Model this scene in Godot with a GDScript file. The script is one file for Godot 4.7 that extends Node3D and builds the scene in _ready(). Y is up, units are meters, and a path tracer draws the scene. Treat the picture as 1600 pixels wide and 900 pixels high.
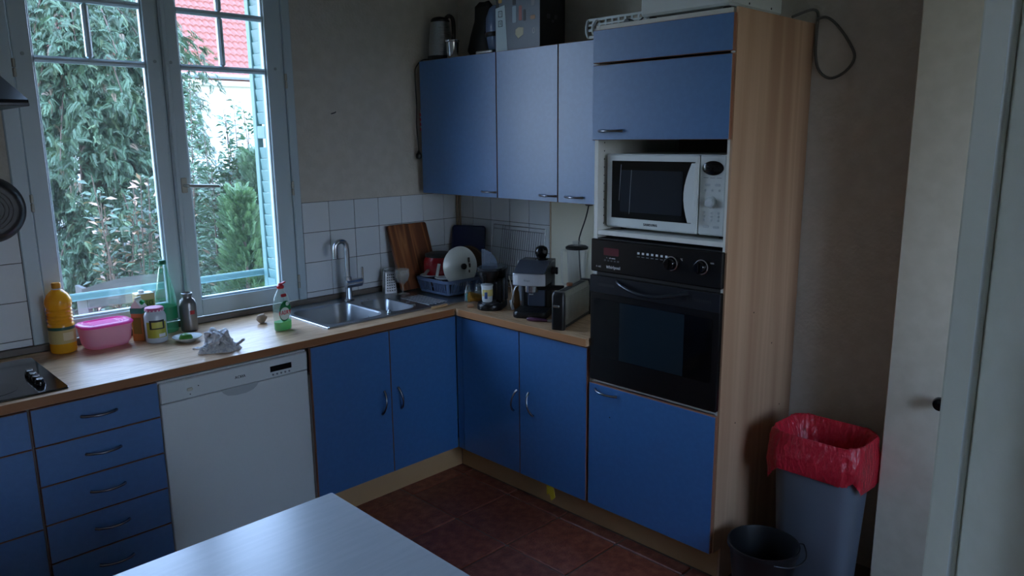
extends Node3D
# A dim kitchen with blue laminate units, lit by one window over the worktop.
# x runs along the window wall (corner at x = 0), z from the window wall (z = 0) into the room.

var taken := {}
var mats := {}
var noises := {}
var rng := RandomNumberGenerator.new()

# ---------------------------------------------------------------- helpers
func S() -> SurfaceTool:
	var st := SurfaceTool.new()
	st.begin(Mesh.PRIMITIVE_TRIANGLES)
	st.set_smooth_group(-1)
	return st

func tri(st: SurfaceTool, a: Vector3, b: Vector3, c: Vector3) -> void:
	st.add_vertex(a); st.add_vertex(c); st.add_vertex(b)

func quad(st: SurfaceTool, a: Vector3, b: Vector3, c: Vector3, d: Vector3) -> void:
	tri(st, a, b, c); tri(st, a, c, d)

func out_face(st: SurfaceTool, p: Array, centre: Vector3) -> void:
	var n: Vector3 = (p[1] - p[0]).cross(p[2] - p[0])
	var m := Vector3.ZERO
	for q in p: m += q
	m /= p.size()
	if n.dot(m - centre) < 0.0: p.reverse()
	for i in range(1, p.size() - 1): tri(st, p[0], p[i], p[i + 1])

func box(st: SurfaceTool, c: Vector3, s: Vector3, b := 0.0, basis := Basis.IDENTITY) -> void:
	st.set_smooth_group(-1)
	var h := s / 2.0
	b = minf(b, minf(h.x, minf(h.y, h.z)) * 0.95)
	var P := func(x: float, y: float, z: float, k: int) -> Vector3:
		var v := Vector3(x * (h.x - (0.0 if k == 0 else b)), y * (h.y - (0.0 if k == 1 else b)), z * (h.z - (0.0 if k == 2 else b)))
		return c + basis * v
	var g := [[-1, -1], [1, -1], [1, 1], [-1, 1]]
	for s1 in [-1, 1]:
		var fx := []; var fy := []; var fz := []
		for q in g:
			fx.append(P.call(s1, q[0], q[1], 0)); fy.append(P.call(q[0], s1, q[1], 1)); fz.append(P.call(q[0], q[1], s1, 2))
		out_face(st, fx, c); out_face(st, fy, c); out_face(st, fz, c)
	if b <= 0.0: return
	for q in g:
		out_face(st, [P.call(-1, q[0], q[1], 1), P.call(1, q[0], q[1], 1), P.call(1, q[0], q[1], 2), P.call(-1, q[0], q[1], 2)], c)
		out_face(st, [P.call(q[0], -1, q[1], 0), P.call(q[0], 1, q[1], 0), P.call(q[0], 1, q[1], 2), P.call(q[0], -1, q[1], 2)], c)
		out_face(st, [P.call(q[0], q[1], -1, 0), P.call(q[0], q[1], 1, 0), P.call(q[0], q[1], 1, 1), P.call(q[0], q[1], -1, 1)], c)
		for z in [-1, 1]:
			out_face(st, [P.call(q[0], q[1], z, 0), P.call(q[0], q[1], z, 1), P.call(q[0], q[1], z, 2)], c)

# box given by its two corners
func bx(st: SurfaceTool, a: Vector3, z: Vector3, b := 0.0) -> void:
	box(st, (a + z) / 2.0, (z - a).abs(), b)

# rings run anticlockwise about the way from the first ring to the last
func loft(st: SurfaceTool, rings: Array, cap0 := true, cap1 := true, around := true, smooth := true) -> void:
	var n: int = rings[0].size()
	var grp := 1
	for i in rings.size() - 1:
		if i > 0:
			var d0: Vector3 = (rings[i][0] - rings[i - 1][0]); var d1: Vector3 = (rings[i + 1][0] - rings[i][0])
			var e0: Vector3 = (rings[i][n / 2] - rings[i - 1][n / 2]); var e1: Vector3 = (rings[i + 1][n / 2] - rings[i][n / 2])
			if maxf(d0.angle_to(d1) if d0.length() > 1e-6 and d1.length() > 1e-6 else 0.0, e0.angle_to(e1) if e0.length() > 1e-6 and e1.length() > 1e-6 else 0.0) > 0.72: grp += 1
		st.set_smooth_group(grp if smooth else -1)
		for j in n if around else n - 1:
			var k := (j + 1) % n
			quad(st, rings[i][j], rings[i][k], rings[i + 1][k], rings[i + 1][j])
	st.set_smooth_group(-1)
	for e in [[cap0, rings[0], true], [cap1, rings[-1], false]]:
		if not e[0]: continue
		var m := Vector3.ZERO
		for p in e[1]: m += p
		m /= n
		for j in n:
			var k := (j + 1) % n
			if e[2]: tri(st, m, e[1][k], e[1][j])
			else: tri(st, m, e[1][j], e[1][k])

func circle(r: float, y: float, seg: int, xf := Transform3D.IDENTITY, rz := -1.0) -> PackedVector3Array:
	var a := PackedVector3Array()
	for i in seg:
		var t := TAU * i / seg
		a.append(xf * Vector3(r * cos(t), y, -(r if rz < 0.0 else rz) * sin(t)))
	return a

# profile of (radius, height) from the bottom up along the outside
func lathe(st: SurfaceTool, prof: Array, seg := 24, xf := Transform3D.IDENTITY, cap0 := true, cap1 := true, squash := 1.0) -> void:
	var rings := []
	for p in prof: rings.append(circle(maxf(p.x, 0.0002), p.y, seg, xf, maxf(p.x, 0.0002) * squash))
	loft(st, rings, cap0, cap1)

func cyl(st: SurfaceTool, a: Vector3, b: Vector3, r: float, r2 := -1.0, seg := 16, bev := 0.0) -> void:
	var y := (b - a).normalized()
	var x := y.cross(Vector3(0.3, 0.1, 1.0) if absf(y.z) < 0.9 else Vector3.RIGHT).normalized()
	var xf := Transform3D(Basis(x, y, x.cross(y)), a)
	var L := (b - a).length()
	var q := r if r2 < 0.0 else r2
	if bev > 0.0: lathe(st, [Vector2(r - bev, 0), Vector2(r, bev), Vector2(q, L - bev), Vector2(q - bev, L)], seg, xf)
	else: lathe(st, [Vector2(r, 0), Vector2(q, L)], seg, xf)

func tube(st: SurfaceTool, pts: Array, r, seg := 8, closed := false) -> void:
	var rings := []
	var n := pts.size()
	var up := Vector3.ZERO
	for i in n:
		var d: Vector3
		if closed: d = (pts[(i + 1) % n] - pts[(i + n - 1) % n]).normalized()
		else: d = (pts[mini(i + 1, n - 1)] - pts[maxi(i - 1, 0)]).normalized()
		if up == Vector3.ZERO: up = d.cross(Vector3(0.31, 0.87, 0.39)).normalized()
		up = (up - d * up.dot(d)).normalized()
		var w := d.cross(up)
		var rr: float = r[i] if r is Array else r
		var ring := PackedVector3Array()
		for j in seg:
			var t := TAU * j / seg
			ring.append(pts[i] + (up * cos(t) + w * sin(t)) * rr)
		rings.append(ring)
	if closed: rings.append(rings[0])
	loft(st, rings, not closed, not closed)

func curve(pts: Array, each := 6) -> Array:   # Catmull-Rom through the points
	var o := []
	for i in pts.size() - 1:
		var p0: Vector3 = pts[maxi(i - 1, 0)]; var p1: Vector3 = pts[i]; var p2: Vector3 = pts[i + 1]; var p3: Vector3 = pts[mini(i + 2, pts.size() - 1)]
		for k in each:
			o.append(p1.cubic_interpolate(p2, p0, p3, float(k) / each))
	o.append(pts[-1])
	return o

# outline (anticlockwise, x right, y up) pushed out along z by depth, centred on z = 0
func prism(st: SurfaceTool, poly: PackedVector2Array, depth: float, xf := Transform3D.IDENTITY, smooth := false) -> void:
	var h := depth / 2.0
	var n := poly.size()
	st.set_smooth_group(7 if smooth else -1)
	for i in n:
		var p := poly[i]; var q := poly[(i + 1) % n]
		quad(st, xf * Vector3(p.x, p.y, -h), xf * Vector3(q.x, q.y, -h), xf * Vector3(q.x, q.y, h), xf * Vector3(p.x, p.y, h))
	st.set_smooth_group(-1)
	var t := Geometry2D.triangulate_polygon(poly)
	for i in range(0, t.size(), 3):
		var a := poly[t[i]]; var b := poly[t[i + 1]]; var c := poly[t[i + 2]]
		if (b - a).cross(c - a) < 0.0:
			var s := b; b = c; c = s
		tri(st, xf * Vector3(a.x, a.y, h), xf * Vector3(b.x, b.y, h), xf * Vector3(c.x, c.y, h))
		tri(st, xf * Vector3(a.x, a.y, -h), xf * Vector3(c.x, c.y, -h), xf * Vector3(b.x, b.y, -h))

func rrect(w: float, h: float, r: float, n := 4, c := Vector2.ZERO) -> PackedVector2Array:
	var o := PackedVector2Array()
	r = minf(r, minf(w, h) / 2.0 - 1e-5)
	for q in 4:
		var k := Vector2([1, -1, -1, 1][q] * (w / 2.0 - r), [1, 1, -1, -1][q] * (h / 2.0 - r))
		for i in n + 1:
			var t := PI / 2.0 * (q + float(i) / n)
			o.append(c + k + Vector2(cos(t), sin(t)) * r)
	return o

# rounded rectangle in the level plane at height y, anticlockwise about +y
func rring(w: float, d: float, r: float, y: float, c := Vector3.ZERO, n := 4) -> PackedVector3Array:
	var o := PackedVector3Array()
	for p in rrect(w, d, r, n): o.append(c + Vector3(p.x, y, -p.y))
	return o

# slab with rounded corners in the xy plane and eased edges
func slab(st: SurfaceTool, w: float, h: float, r: float, depth: float, bev: float, xf := Transform3D.IDENTITY, n := 4) -> void:
	var rings := []
	for e in [[bev, -depth / 2.0], [0.0, -depth / 2.0 + bev], [0.0, depth / 2.0 - bev], [bev, depth / 2.0]]:
		var ring := PackedVector3Array()
		for p in rrect(w - 2 * e[0], h - 2 * e[0], maxf(r - e[0], 0.0005), n): ring.append(xf * Vector3(p.x, p.y, e[1]))
		rings.append(ring)
	loft(st, rings, true, true, true, false)

func T(x: float, y: float, z: float, rx := 0.0, ry := 0.0, rz := 0.0) -> Transform3D:
	return Transform3D(Basis.from_euler(Vector3(deg_to_rad(rx), deg_to_rad(ry), deg_to_rad(rz))), Vector3(x, y, z))

func V(x: float, y: float, z: float) -> Vector3:
	return Vector3(x, y, z)

func numbered(called: String) -> String:
	if not taken.has(called):
		taken[called] = 0
		return called
	taken[called] += 1
	return "%s_%03d" % [called, taken[called]]

func tag(o: Node3D, label: String, category: String, group := "") -> Node3D:
	o.set_meta("label", label); o.set_meta("category", category)
	if group: o.set_meta("group", group)
	return o

func thing(called: String, label: String, category: String, at := Vector3.ZERO, turn := 0.0, group := "") -> Node3D:
	var o := Node3D.new()
	o.name = numbered(called)
	add_child(o)
	o.position = at
	o.rotation.y = deg_to_rad(turn)
	tag(o, label, category, group)
	return o

func fin(st: SurfaceTool) -> ArrayMesh:
	st.generate_normals()
	return st.commit()

func part(called: String, st: SurfaceTool, m: Material, parent: Node3D, label := "") -> MeshInstance3D:
	var o := MeshInstance3D.new()
	o.name = called
	o.mesh = fin(st)
	o.material_override = m
	parent.add_child(o, true)
	if label: o.set_meta("label", label)
	return o

func same(called: String, mesh: Mesh, m: Material, parent: Node3D, at: Vector3) -> MeshInstance3D:
	var o := MeshInstance3D.new()
	o.name = called
	o.mesh = mesh
	o.material_override = m
	o.position = at
	parent.add_child(o, true)
	return o

func struct(called: String, st: SurfaceTool, m: Material) -> MeshInstance3D:
	var o := part(called, st, m, self)
	o.set_meta("kind", "structure")
	return o

func single(called: String, st: SurfaceTool, m: Material, label: String, category: String, at := Vector3.ZERO, turn := 0.0, group := "") -> MeshInstance3D:
	var o := part(numbered(called), st, m, self)
	o.position = at
	o.rotation.y = deg_to_rad(turn)
	tag(o, label, category, group)
	return o

func text(called: String, s: String, high: float, m: Material, parent: Node3D, xf: Transform3D, bold := false) -> MeshInstance3D:
	var f := SystemFont.new()
	f.font_names = PackedStringArray(["Droid Sans"])
	if bold: f.font_weight = 700
	var t := TextMesh.new()
	t.text = s
	t.font = f
	t.font_size = 32
	t.pixel_size = high / 23.0
	t.depth = 0.0006
	t.curve_step = 2.0
	var o := MeshInstance3D.new()
	o.name = called
	o.mesh = t
	o.material_override = m
	o.transform = xf
	parent.add_child(o, true)
	return o

# ---------------------------------------------------------------- materials
func C(r: float, g: float, b: float) -> Color:
	return Color(r / 255.0, g / 255.0, b / 255.0)

func M(called: String, c := Color.WHITE, rough := 0.5, metal := 0.0) -> StandardMaterial3D:
	if mats.has(called): return mats[called]
	var m := StandardMaterial3D.new()
	m.resource_name = called
	m.albedo_color = c
	m.roughness = rough
	m.metallic = metal
	mats[called] = m
	return m

func noise(called: String, freq: float, stops: Array, octaves := 4, kind := FastNoiseLite.TYPE_SIMPLEX_SMOOTH, side := 512, sd := 1) -> NoiseTexture2D:
	if noises.has(called): return noises[called]
	var f := FastNoiseLite.new()
	f.seed = sd
	f.noise_type = kind
	f.frequency = freq
	f.fractal_octaves = octaves
	var t := NoiseTexture2D.new()
	t.width = side; t.height = side
	t.seamless = true
	t.noise = f
	if stops:
		var g := Gradient.new()
		var off := PackedFloat32Array(); var col := PackedColorArray()
		for s in stops: off.append(s[0]); col.append(s[1])
		g.offsets = off; g.colors = col
		t.color_ramp = g
	noises[called] = t
	return t

# a material that varies over the surface by a stretched noise
func G(called: String, tex: Texture2D, scale: Vector3, rough := 0.5, metal := 0.0, c := Color.WHITE, world := true) -> StandardMaterial3D:
	if mats.has(called): return mats[called]
	var m := M(called, c, rough, metal)
	m.albedo_texture = tex
	m.uv1_triplanar = true
	m.uv1_world_triplanar = world
	m.uv1_triplanar_sharpness = 4.0
	m.uv1_scale = scale
	return m

func glassy(called: String, c: Color, alpha: float, rough := 0.03) -> StandardMaterial3D:
	var m := M(called, Color(c.r, c.g, c.b, alpha), rough)
	m.transparency = BaseMaterial3D.TRANSPARENCY_ALPHA
	return m

func glow_through(called: String, c: Color, back: Color, rough := 0.4) -> StandardMaterial3D:
	var m := M(called, c, rough)
	m.backlight_enabled = true
	m.backlight = back
	return m

func bump(m: StandardMaterial3D, t: Texture2D, cm: float) -> StandardMaterial3D:
	m.heightmap_enabled = true
	m.heightmap_texture = t
	m.heightmap_scale = cm
	return m

func make_materials() -> void:
	# wood of the tall unit's flank: vertical bands
	var beech := noise("beech", 0.008, [[0.2, C(178, 140, 110)], [0.45, C(194, 158, 126)], [0.6, C(204, 168, 136)], [0.85, C(186, 148, 116)]], 4)
	G("beech", beech, Vector3(1.3, 0.05, 1.3), 0.45)
	var block := noise("block", 0.02, [[0.2, C(176, 132, 92)], [0.45, C(200, 160, 120)], [0.6, C(212, 176, 138)], [0.85, C(184, 142, 102)]], 5, FastNoiseLite.TYPE_SIMPLEX_SMOOTH, 512, 3)
	G("worktop", block, Vector3(0.45, 3.0, 4.2), 0.34).metallic_specular = 0.75
	G("worktop2", block, Vector3(4.2, 3.0, 0.45), 0.36)
	M("top_edge", C(150, 98, 56), 0.45)
	var blue := noise("blue", 0.03, [[0.3, C(52, 106, 160)], [0.7, C(56, 110, 165)]], 4)
	G("blue", blue, Vector3(2.0, 2.0, 2.0), 0.38).metallic_specular = 0.8
	mats.blue.clearcoat_enabled = true; mats.blue.clearcoat = 0.35; mats.blue.clearcoat_roughness = 0.42
	M("edge", C(150, 100, 74), 0.5)
	M("edge_pale", C(205, 180, 150), 0.5)
	M("carcass", C(222, 222, 214), 0.5)
	M("plinth", C(196, 158, 112), 0.5)
	var plaster := noise("plaster", 0.02, [[0.2, C(196, 190, 178)], [0.8, C(204, 198, 187)]], 5)
	bump(G("plaster", plaster, Vector3(1.1, 1.1, 1.1), 0.85), noise("rough", 0.08, [], 4), 0.15)
	G("plaster_cream", noise("cream", 0.02, [[0.2, C(214, 206, 186)], [0.8, C(222, 214, 195)]], 4), Vector3(1.1, 1.1, 1.1), 0.5, 0.0, Color.WHITE)
	M("panel_cream", C(226, 222, 200), 0.5)
	M("ceiling", C(205, 200, 190), 0.9)
	var paint := noise("paint", 0.015, [[0.2, C(232, 232, 212)], [0.8, C(238, 238, 220)]], 4)
	G("paint", paint, Vector3(2, 2, 2), 0.42)
	M("frame", C(192, 208, 214), 0.4)
	M("tile", C(222, 226, 228), 0.14)
	M("tile_b", C(214, 220, 224), 0.16)
	M("grout", C(92, 88, 82), 0.9)
	var cotto := noise("cotto", 0.015, [[0.15, C(126, 66, 52)], [0.5, C(150, 84, 66)], [0.85, C(170, 104, 84)]], 5)
	for i in 3:
		bump(G("floor_tile_%d" % i, cotto, Vector3(2.1, 2.1, 2.1), 0.38, 0.0, [C(255, 250, 245), C(226, 222, 220), C(244, 232, 224)][i]), noise("rough", 0.08, [], 4), 0.12)
	M("floor_grout", C(120, 110, 102), 0.9)
	var brushed := noise("brushed", 0.04, [[0.2, C(150, 152, 154)], [0.8, C(192, 194, 196)]], 4)
	G("steel", brushed, Vector3(1.0, 8.0, 14.0), 0.3, 1.0)
	M("sink_steel", C(176, 180, 184), 0.28, 1.0)
	M("chrome", C(214, 217, 221), 0.2, 1.0)
	M("dark_metal", C(70, 70, 74), 0.35, 0.8)
	M("handle", C(150, 152, 158), 0.25, 1.0)
	M("black", C(17, 17, 18), 0.35)
	M("black_gloss", C(12, 12, 14), 0.1)
	M("black_soft", C(24, 24, 26), 0.6)
	M("char", C(34, 36, 40), 0.3)
	M("white", C(226, 230, 230), 0.35)
	M("white_app", C(214, 220, 218), 0.35)
	M("white_gloss", C(236, 238, 236), 0.15)
	M("grey_mark", C(120, 126, 130), 0.5)
	M("mark_dark", C(34, 36, 40), 0.5)
	M("mark_white", C(205, 205, 205), 0.5)
	M("red", C(196, 28, 40), 0.35)
	M("hinge", C(176, 172, 160), 0.35, 0.6)
	glassy("pane", C(220, 235, 235), 0.05, 0.0)
	glassy("clear", C(225, 232, 232), 0.12, 0.03)
	var grain := noise("grain", 0.02, [[0.25, C(206, 214, 222)], [0.75, C(212, 219, 227)]], 4)
	bump(G("table", grain, Vector3(0.5, 2.0, 5.0), 0.24), noise("grain_h", 0.03, [], 4), 0.02)

const BW := [-2.35, 1.05, -1.05, 2.3]     # window behind the camera: x0, y0, x1, y1

func _ready() -> void:
	var cam := Camera3D.new()
	cam.name = "camera"
	add_child(cam)
	cam.transform = Transform3D(Basis(V(0, 1, 0), -0.7801) * Basis(V(1, 0, 0), -0.1975) * Basis(V(0, 0, 1), -0.0093), V(-2.9303, 1.7004, 3.3774))
	cam.fov = rad_to_deg(2.0 * atan(450.0 / 1169.3))
	cam.near = 0.05
	cam.current = true
	var env := Environment.new()
	env.background_mode = Environment.BG_SKY
	var sky := Sky.new()
	var sm := ProceduralSkyMaterial.new()
	sm.sky_top_color = C(164, 202, 255); sm.sky_horizon_color = C(222, 236, 255)
	sm.ground_bottom_color = C(90, 96, 88); sm.ground_horizon_color = C(150, 156, 150)
	sm.sky_energy_multiplier = 1.0
	sky.sky_material = sm
	env.sky = sky
	env.tonemap_mode = Environment.TONE_MAPPER_LINEAR
	env.tonemap_exposure = 13.8
	env.sdfgi_enabled = true; env.ssao_enabled = true; env.ssil_enabled = true
	var we := WorldEnvironment.new()
	we.name = "world_environment"
	we.environment = env
	add_child(we)
	make_materials()
	room()
	window()
	shutter()
	units()
	worktops()
	tall_unit()
	dishwasher()
	sink()
	hob_and_hood()
	table()
	garden()
	items()

# rectangle (x0, y0, x1, y1) with holes (anticlockwise outlines, from left to right), as one keyhole outline
func holed(x0: float, y0: float, x1: float, y1: float, holes: Array) -> PackedVector2Array:
	var o := PackedVector2Array([Vector2(x0, y0)])
	for h in holes:
		var low := 0
		for i in h.size():
			if h[i].y < h[low].y - 1e-6: low = i
		var p: Vector2 = h[low]
		o.append(Vector2(p.x, y0))
		for i in h.size() : o.append(h[(low - i + h.size()) % h.size()])
		o.append(p + Vector2(0.0004, 0.0))
		o.append(Vector2(p.x + 0.0004, y0))
	o.append(Vector2(x1, y0)); o.append(Vector2(x1, y1)); o.append(Vector2(x0, y1))
	return o

func rect(x0: float, y0: float, x1: float, y1: float) -> PackedVector2Array:
	return PackedVector2Array([Vector2(x0, y0), Vector2(x1, y0), Vector2(x1, y1), Vector2(x0, y1)])

func room() -> void:
	# floor: a bed of grout and the tiles the photo shows, the rest as plain screed of the same tile
	var st := S(); bx(st, V(-4.2, -0.12, -0.0), V(0.0, -0.006, 5.0))
	var fl := struct("floor", st, mats.floor_grout)
	st = S(); box(st, Vector3.ZERO, V(0.319, 0.012, 0.319), 0.003)
	var ft := fin(st)
	rng.seed = 5
	for i in range(-9, 2):
		for j in range(-3, 8):
			var x := -0.9014 + 0.328 * i + 0.164; var z := 1.2813 + 0.328 * j + 0.164
			if z < 0.4: continue
			if x > -0.42:
				st = S(); box(st, V(-0.5355, -0.006, z), V(0.066, 0.012, 0.319), 0.003); part("tile", st, mats.floor_tile_1, fl)
				continue
			same("tile", ft, mats["floor_tile_%d" % rng.randi_range(0, 2)], fl, V(x, -0.006 + rng.randf_range(-0.0008, 0.0008), z))
	# window wall
	st = S(); prism(st, holed(-4.2, -0.12, 0.25, 2.75, [rect(-2.235, 0.905, -1.08, 2.575)]), 0.3, T(0, 0, -0.15))
	var ww := struct("wall_window", st, mats.plaster)
	st = S()
	bx(st, V(-1.056, 0.91, 0.0), V(0.0, 1.3955, 0.002)); bx(st, V(-4.2, 0.91, 0.0), V(-2.262, 1.3955, 0.002))
	part("grout", st, mats.grout, ww)
	st = S(); box(st, Vector3.ZERO, V(0.1488, 0.1488, 0.006), 0.0012)
	var wt := fin(st)
	for row in 4:
		var y := 1.3952 - 0.1515 * row - 0.0757
		for k in range(-1, 6):
			var x := -0.9033 + 0.1515 * k + 0.0757
			var w := 0.1488
			if k == 5: x = -0.0745; w = 0.14
			if row == 3 or k == 5:
				st = S(); box(st, Vector3.ZERO, V(w, 0.026 if row == 3 else 0.1488, 0.006), 0.0012)
				same("tile", fin(st), mats.tile, ww, V(x, 1.3952 - 0.1515 * 3 - 0.0145 if row == 3 else y, 0.003))
			else:
				same("tile", wt, [mats.tile, mats.tile_b][rng.randi_range(0, 1)], ww, V(x, y, 0.003))
		for k in 8:
			var x := -2.263 - 0.0757 - 0.1515 * k
			if row < 3: same("tile", wt, [mats.tile, mats.tile_b][rng.randi_range(0, 1)], ww, V(x, y, 0.003))
			else:
				st = S(); box(st, Vector3.ZERO, V(0.1488, 0.026, 0.006), 0.0012)
				same("tile", fin(st), mats.tile, ww, V(x, 1.3952 - 0.1515 * 3 - 0.0145, 0.003))
	# oven wall
	st = S(); bx(st, V(0.0, -0.12, -0.3), V(0.25, 2.75, 5.2))
	var wo := struct("wall_right", st, mats.plaster)
	st = S(); bx(st, V(-0.002, 0.9, 0.0), V(0.0, 1.3955, 0.71)); part("grout", st, mats.grout, wo)
	st = S(); bx(st, V(-0.006, 0.886, 0.722), V(0.0, 1.45, 1.472)); part("splash_panel", st, mats.panel_cream, wo)
	st = S(); bx(st, V(-0.009, 0.886, 0.711), V(0.0, 1.4, 0.722), 0.002); part("edge_trim", st, mats.edge_pale, wo)
	st = S(); box(st, Vector3.ZERO, V(0.006, 0.1488, 0.1488), 0.0012)
	var wt2 := fin(st)
	for row in 4:
		for k in 5:
			var z := 0.71 - 0.1515 * k - 0.0757
			if k == 4: z = 0.71 - 0.1515 * 4 - 0.05
			var w := 0.1488 if k < 4 else 0.0975
			if row < 3 and k < 4: same("tile", wt2, [mats.tile, mats.tile_b][rng.randi_range(0, 1)], wo, V(-0.003, 1.3952 - 0.1515 * row - 0.0757, z))
			else:
				st = S(); box(st, Vector3.ZERO, V(0.006, 0.1488 if row < 3 else 0.026, w), 0.0012)
				same("tile", fin(st), mats.tile, wo, V(-0.003, (1.3952 - 0.1515 * row - 0.0757) if row < 3 else 1.3952 - 0.1515 * 3 - 0.0145, z))
	# the rest of the shell
	st = S(); bx(st, V(-4.45, -0.12, -0.3), V(-4.2, 2.75, 5.2)); struct("wall_left", st, mats.plaster)
	st = S(); prism(st, holed(-4.2, -0.12, 0.0, 2.75, [rect(BW[0], BW[1], BW[2], BW[3])]), 0.25, T(0, 0, 5.125)); struct("wall_back", st, mats.plaster)
	st = S(); bx(st, V(-4.45, 2.75, -0.3), V(0.25, 2.95, 5.25)); struct("ceiling", st, mats.ceiling)
	# second window behind the camera
	st = S()
	var b := BW
	for e in [[b[0], b[1], b[0] + 0.06, b[3]], [b[2] - 0.06, b[1], b[2], b[3]], [b[0] + 0.06, b[1], b[2] - 0.06, b[1] + 0.06], [b[0] + 0.06, b[3] - 0.06, b[2] - 0.06, b[3]], [(b[0] + b[2]) / 2 - 0.04, b[1] + 0.06, (b[0] + b[2]) / 2 + 0.04, b[3] - 0.06]]:
		bx(st, V(e[0], e[1], 5.06), V(e[2], e[3], 5.12), 0.004)
	var w2 := struct("window_2", st, mats.frame)
	for e in [[b[0] + 0.06, (b[0] + b[2]) / 2 - 0.04], [(b[0] + b[2]) / 2 + 0.04, b[2] - 0.06]]:
		st = S(); bx(st, V(e[0], b[1] + 0.06, 5.088), V(e[1], b[3] - 0.06, 5.092)); part("pane", st, mats.pane, w2)
	# strip along the back of the worktop, under the window and the tiles
	st = S(); bx(st, V(-4.2, 0.885, 0.0), V(-0.01, 0.912, 0.022), 0.003); struct("trim_1", st, M("strip", C(112, 104, 96), 0.5))
	# plinths
	st = S(); bx(st, V(-3.05, 0.0, 0.515), V(-2.016, 0.148, 0.530), 0.001); bx(st, V(-1.402, 0.0, 0.515), V(-0.4975, 0.148, 0.530), 0.001); struct("trim_2", st, mats.plinth)
	st = S(); bx(st, V(-0.497, 0.0, 0.531), V(-0.482, 0.148, 2.046), 0.001); struct("trim_3", st, mats.plinth)
	# copper heating pipes in the corner
	for p in [[-0.064, 0.030], [-0.036, 0.022]]:
		st = S(); cyl(st, V(p[0], 0.886, p[1]), V(p[0], 1.95, p[1]), 0.0075, -1, 12)
		single("heating_pipe", st, M("pipe", C(146, 126, 100), 0.45), ["cream painted heating pipe in the tiled corner, the one nearer the chopping board", "cream painted heating pipe in the tiled corner, the one nearer the wire grid"][0 if p[0] < -0.05 else 1], "pipe")
	# cupboard front on the right, with its knob, and the door post close to the camera
	st = S(); bx(st, V(-0.255, 0.0, 2.527), V(-0.215, 2.62, 3.3), 0.003)
	var d := struct("door_1", st, mats.plaster_cream)
	st = S()
	lathe(st, [Vector2(0.014, 0), Vector2(0.014, 0.006), Vector2(0.009, 0.01), Vector2(0.009, 0.024), Vector2(0.02, 0.03), Vector2(0.024, 0.042), Vector2(0.02, 0.054), Vector2(0.006, 0.058)], 20, T(-0.255, 0.832, 2.707, 0, 0, 90))
	part("door_knob", st, mats.black_gloss, d)
	st = S(); bx(st, V(-0.214, 0.0, 2.55), V(-0.0, 2.749, 3.3)); struct("wall_cupboard", st, mats.plaster)
	st = S(); bx(st, V(-0.255, 2.622, 2.527), V(-0.215, 2.749, 3.3)); struct("trim_5", st, mats.plaster_cream)
	# white door standing half open close to the camera
	st = S()
	prism(st, PackedVector2Array([Vector2(-1.7, 3.0672), Vector2(-1.6985, 3.0645), Vector2(-1.655, 3.108), Vector2(-1.705, 3.158), Vector2(-1.7495, 3.1162)]), 2.3, T(0, 1.16, 0, 90))
	var post := struct("door_2", st, mats.paint)
	st = S(); cyl(st, V(-1.7535, 0.01, 3.1165), V(-1.7535, 2.31, 3.1165), 0.0058, -1, 12); part("bead", st, M("bead", C(232, 238, 230), 0.3), post)
	st = S()
	prism(st, PackedVector2Array([Vector2(-1.7065, 3.1595), Vector2(-1.62, 3.24), Vector2(-1.76, 3.42), Vector2(-1.83, 3.40), Vector2(-1.836, 3.25), Vector2(-1.832, 3.21), Vector2(-1.826, 3.188), Vector2(-1.815, 3.173), Vector2(-1.754, 3.1205)]), 2.3, T(0, 1.16, 0, 90), true)
	part("panel", st, mats.paint, post)

func sash(win: Node3D, x0: float, x1: float, gx0: float, gx1: float, mx: float) -> Node3D:
	var y0 := 0.914; var y1 := 2.56; var gy0 := 0.992; var gy1 := 2.485
	var z0 := -0.042; var z1 := 0.004
	var s := Node3D.new(); s.name = "sash"; win.add_child(s, true)
	for e in [["stile", x0, y0, gx0, y1], ["stile", gx1, y0, x1, y1], ["rail", gx0, y0, gx1, gy0], ["rail", gx0, gy1, gx1, y1]]:
		var st := S(); bx(st, V(e[1], e[2], z0), V(e[3], e[4], z1), 0.003); part(e[0], st, mats.frame, s)
	# rebate around the glass
	var st := S()
	for e in [[gx0, gy0, gx0 + 0.008, gy1], [gx1 - 0.008, gy0, gx1, gy1], [gx0 + 0.008, gy0, gx1 - 0.008, gy0 + 0.008], [gx0 + 0.008, gy1 - 0.008, gx1 - 0.008, gy1]]:
		bx(st, V(e[0], e[1], -0.034), V(e[2], e[3], -0.006), 0.003)
	part("glazing_bead", st, mats.frame, s)
	for y in [2.016, 2.25]:
		st = S(); box(st, V((gx0 + gx1) / 2, y, -0.02), V(gx1 - gx0, 0.024, 0.036), 0.008); part("muntin", st, mats.frame, s)
	for e in [[2.028, 2.238], [2.262, gy1]]:
		st = S(); box(st, V(mx, (e[0] + e[1]) / 2, -0.02), V(0.024, e[1] - e[0], 0.034), 0.008); part("muntin", st, mats.frame, s)
	for e in [[gx0, gy0, gx1, 2.016], [gx0, 2.016, mx, 2.25], [mx, 2.016, gx1, 2.25], [gx0, 2.25, mx, gy1], [mx, 2.25, gx1, gy1]]:
		st = S(); bx(st, V(e[0] + 0.004, e[1] + 0.004, -0.022), V(e[2] - 0.004, e[3] - 0.004, -0.018)); part("pane", st, mats.pane, s)
	return s

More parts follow.
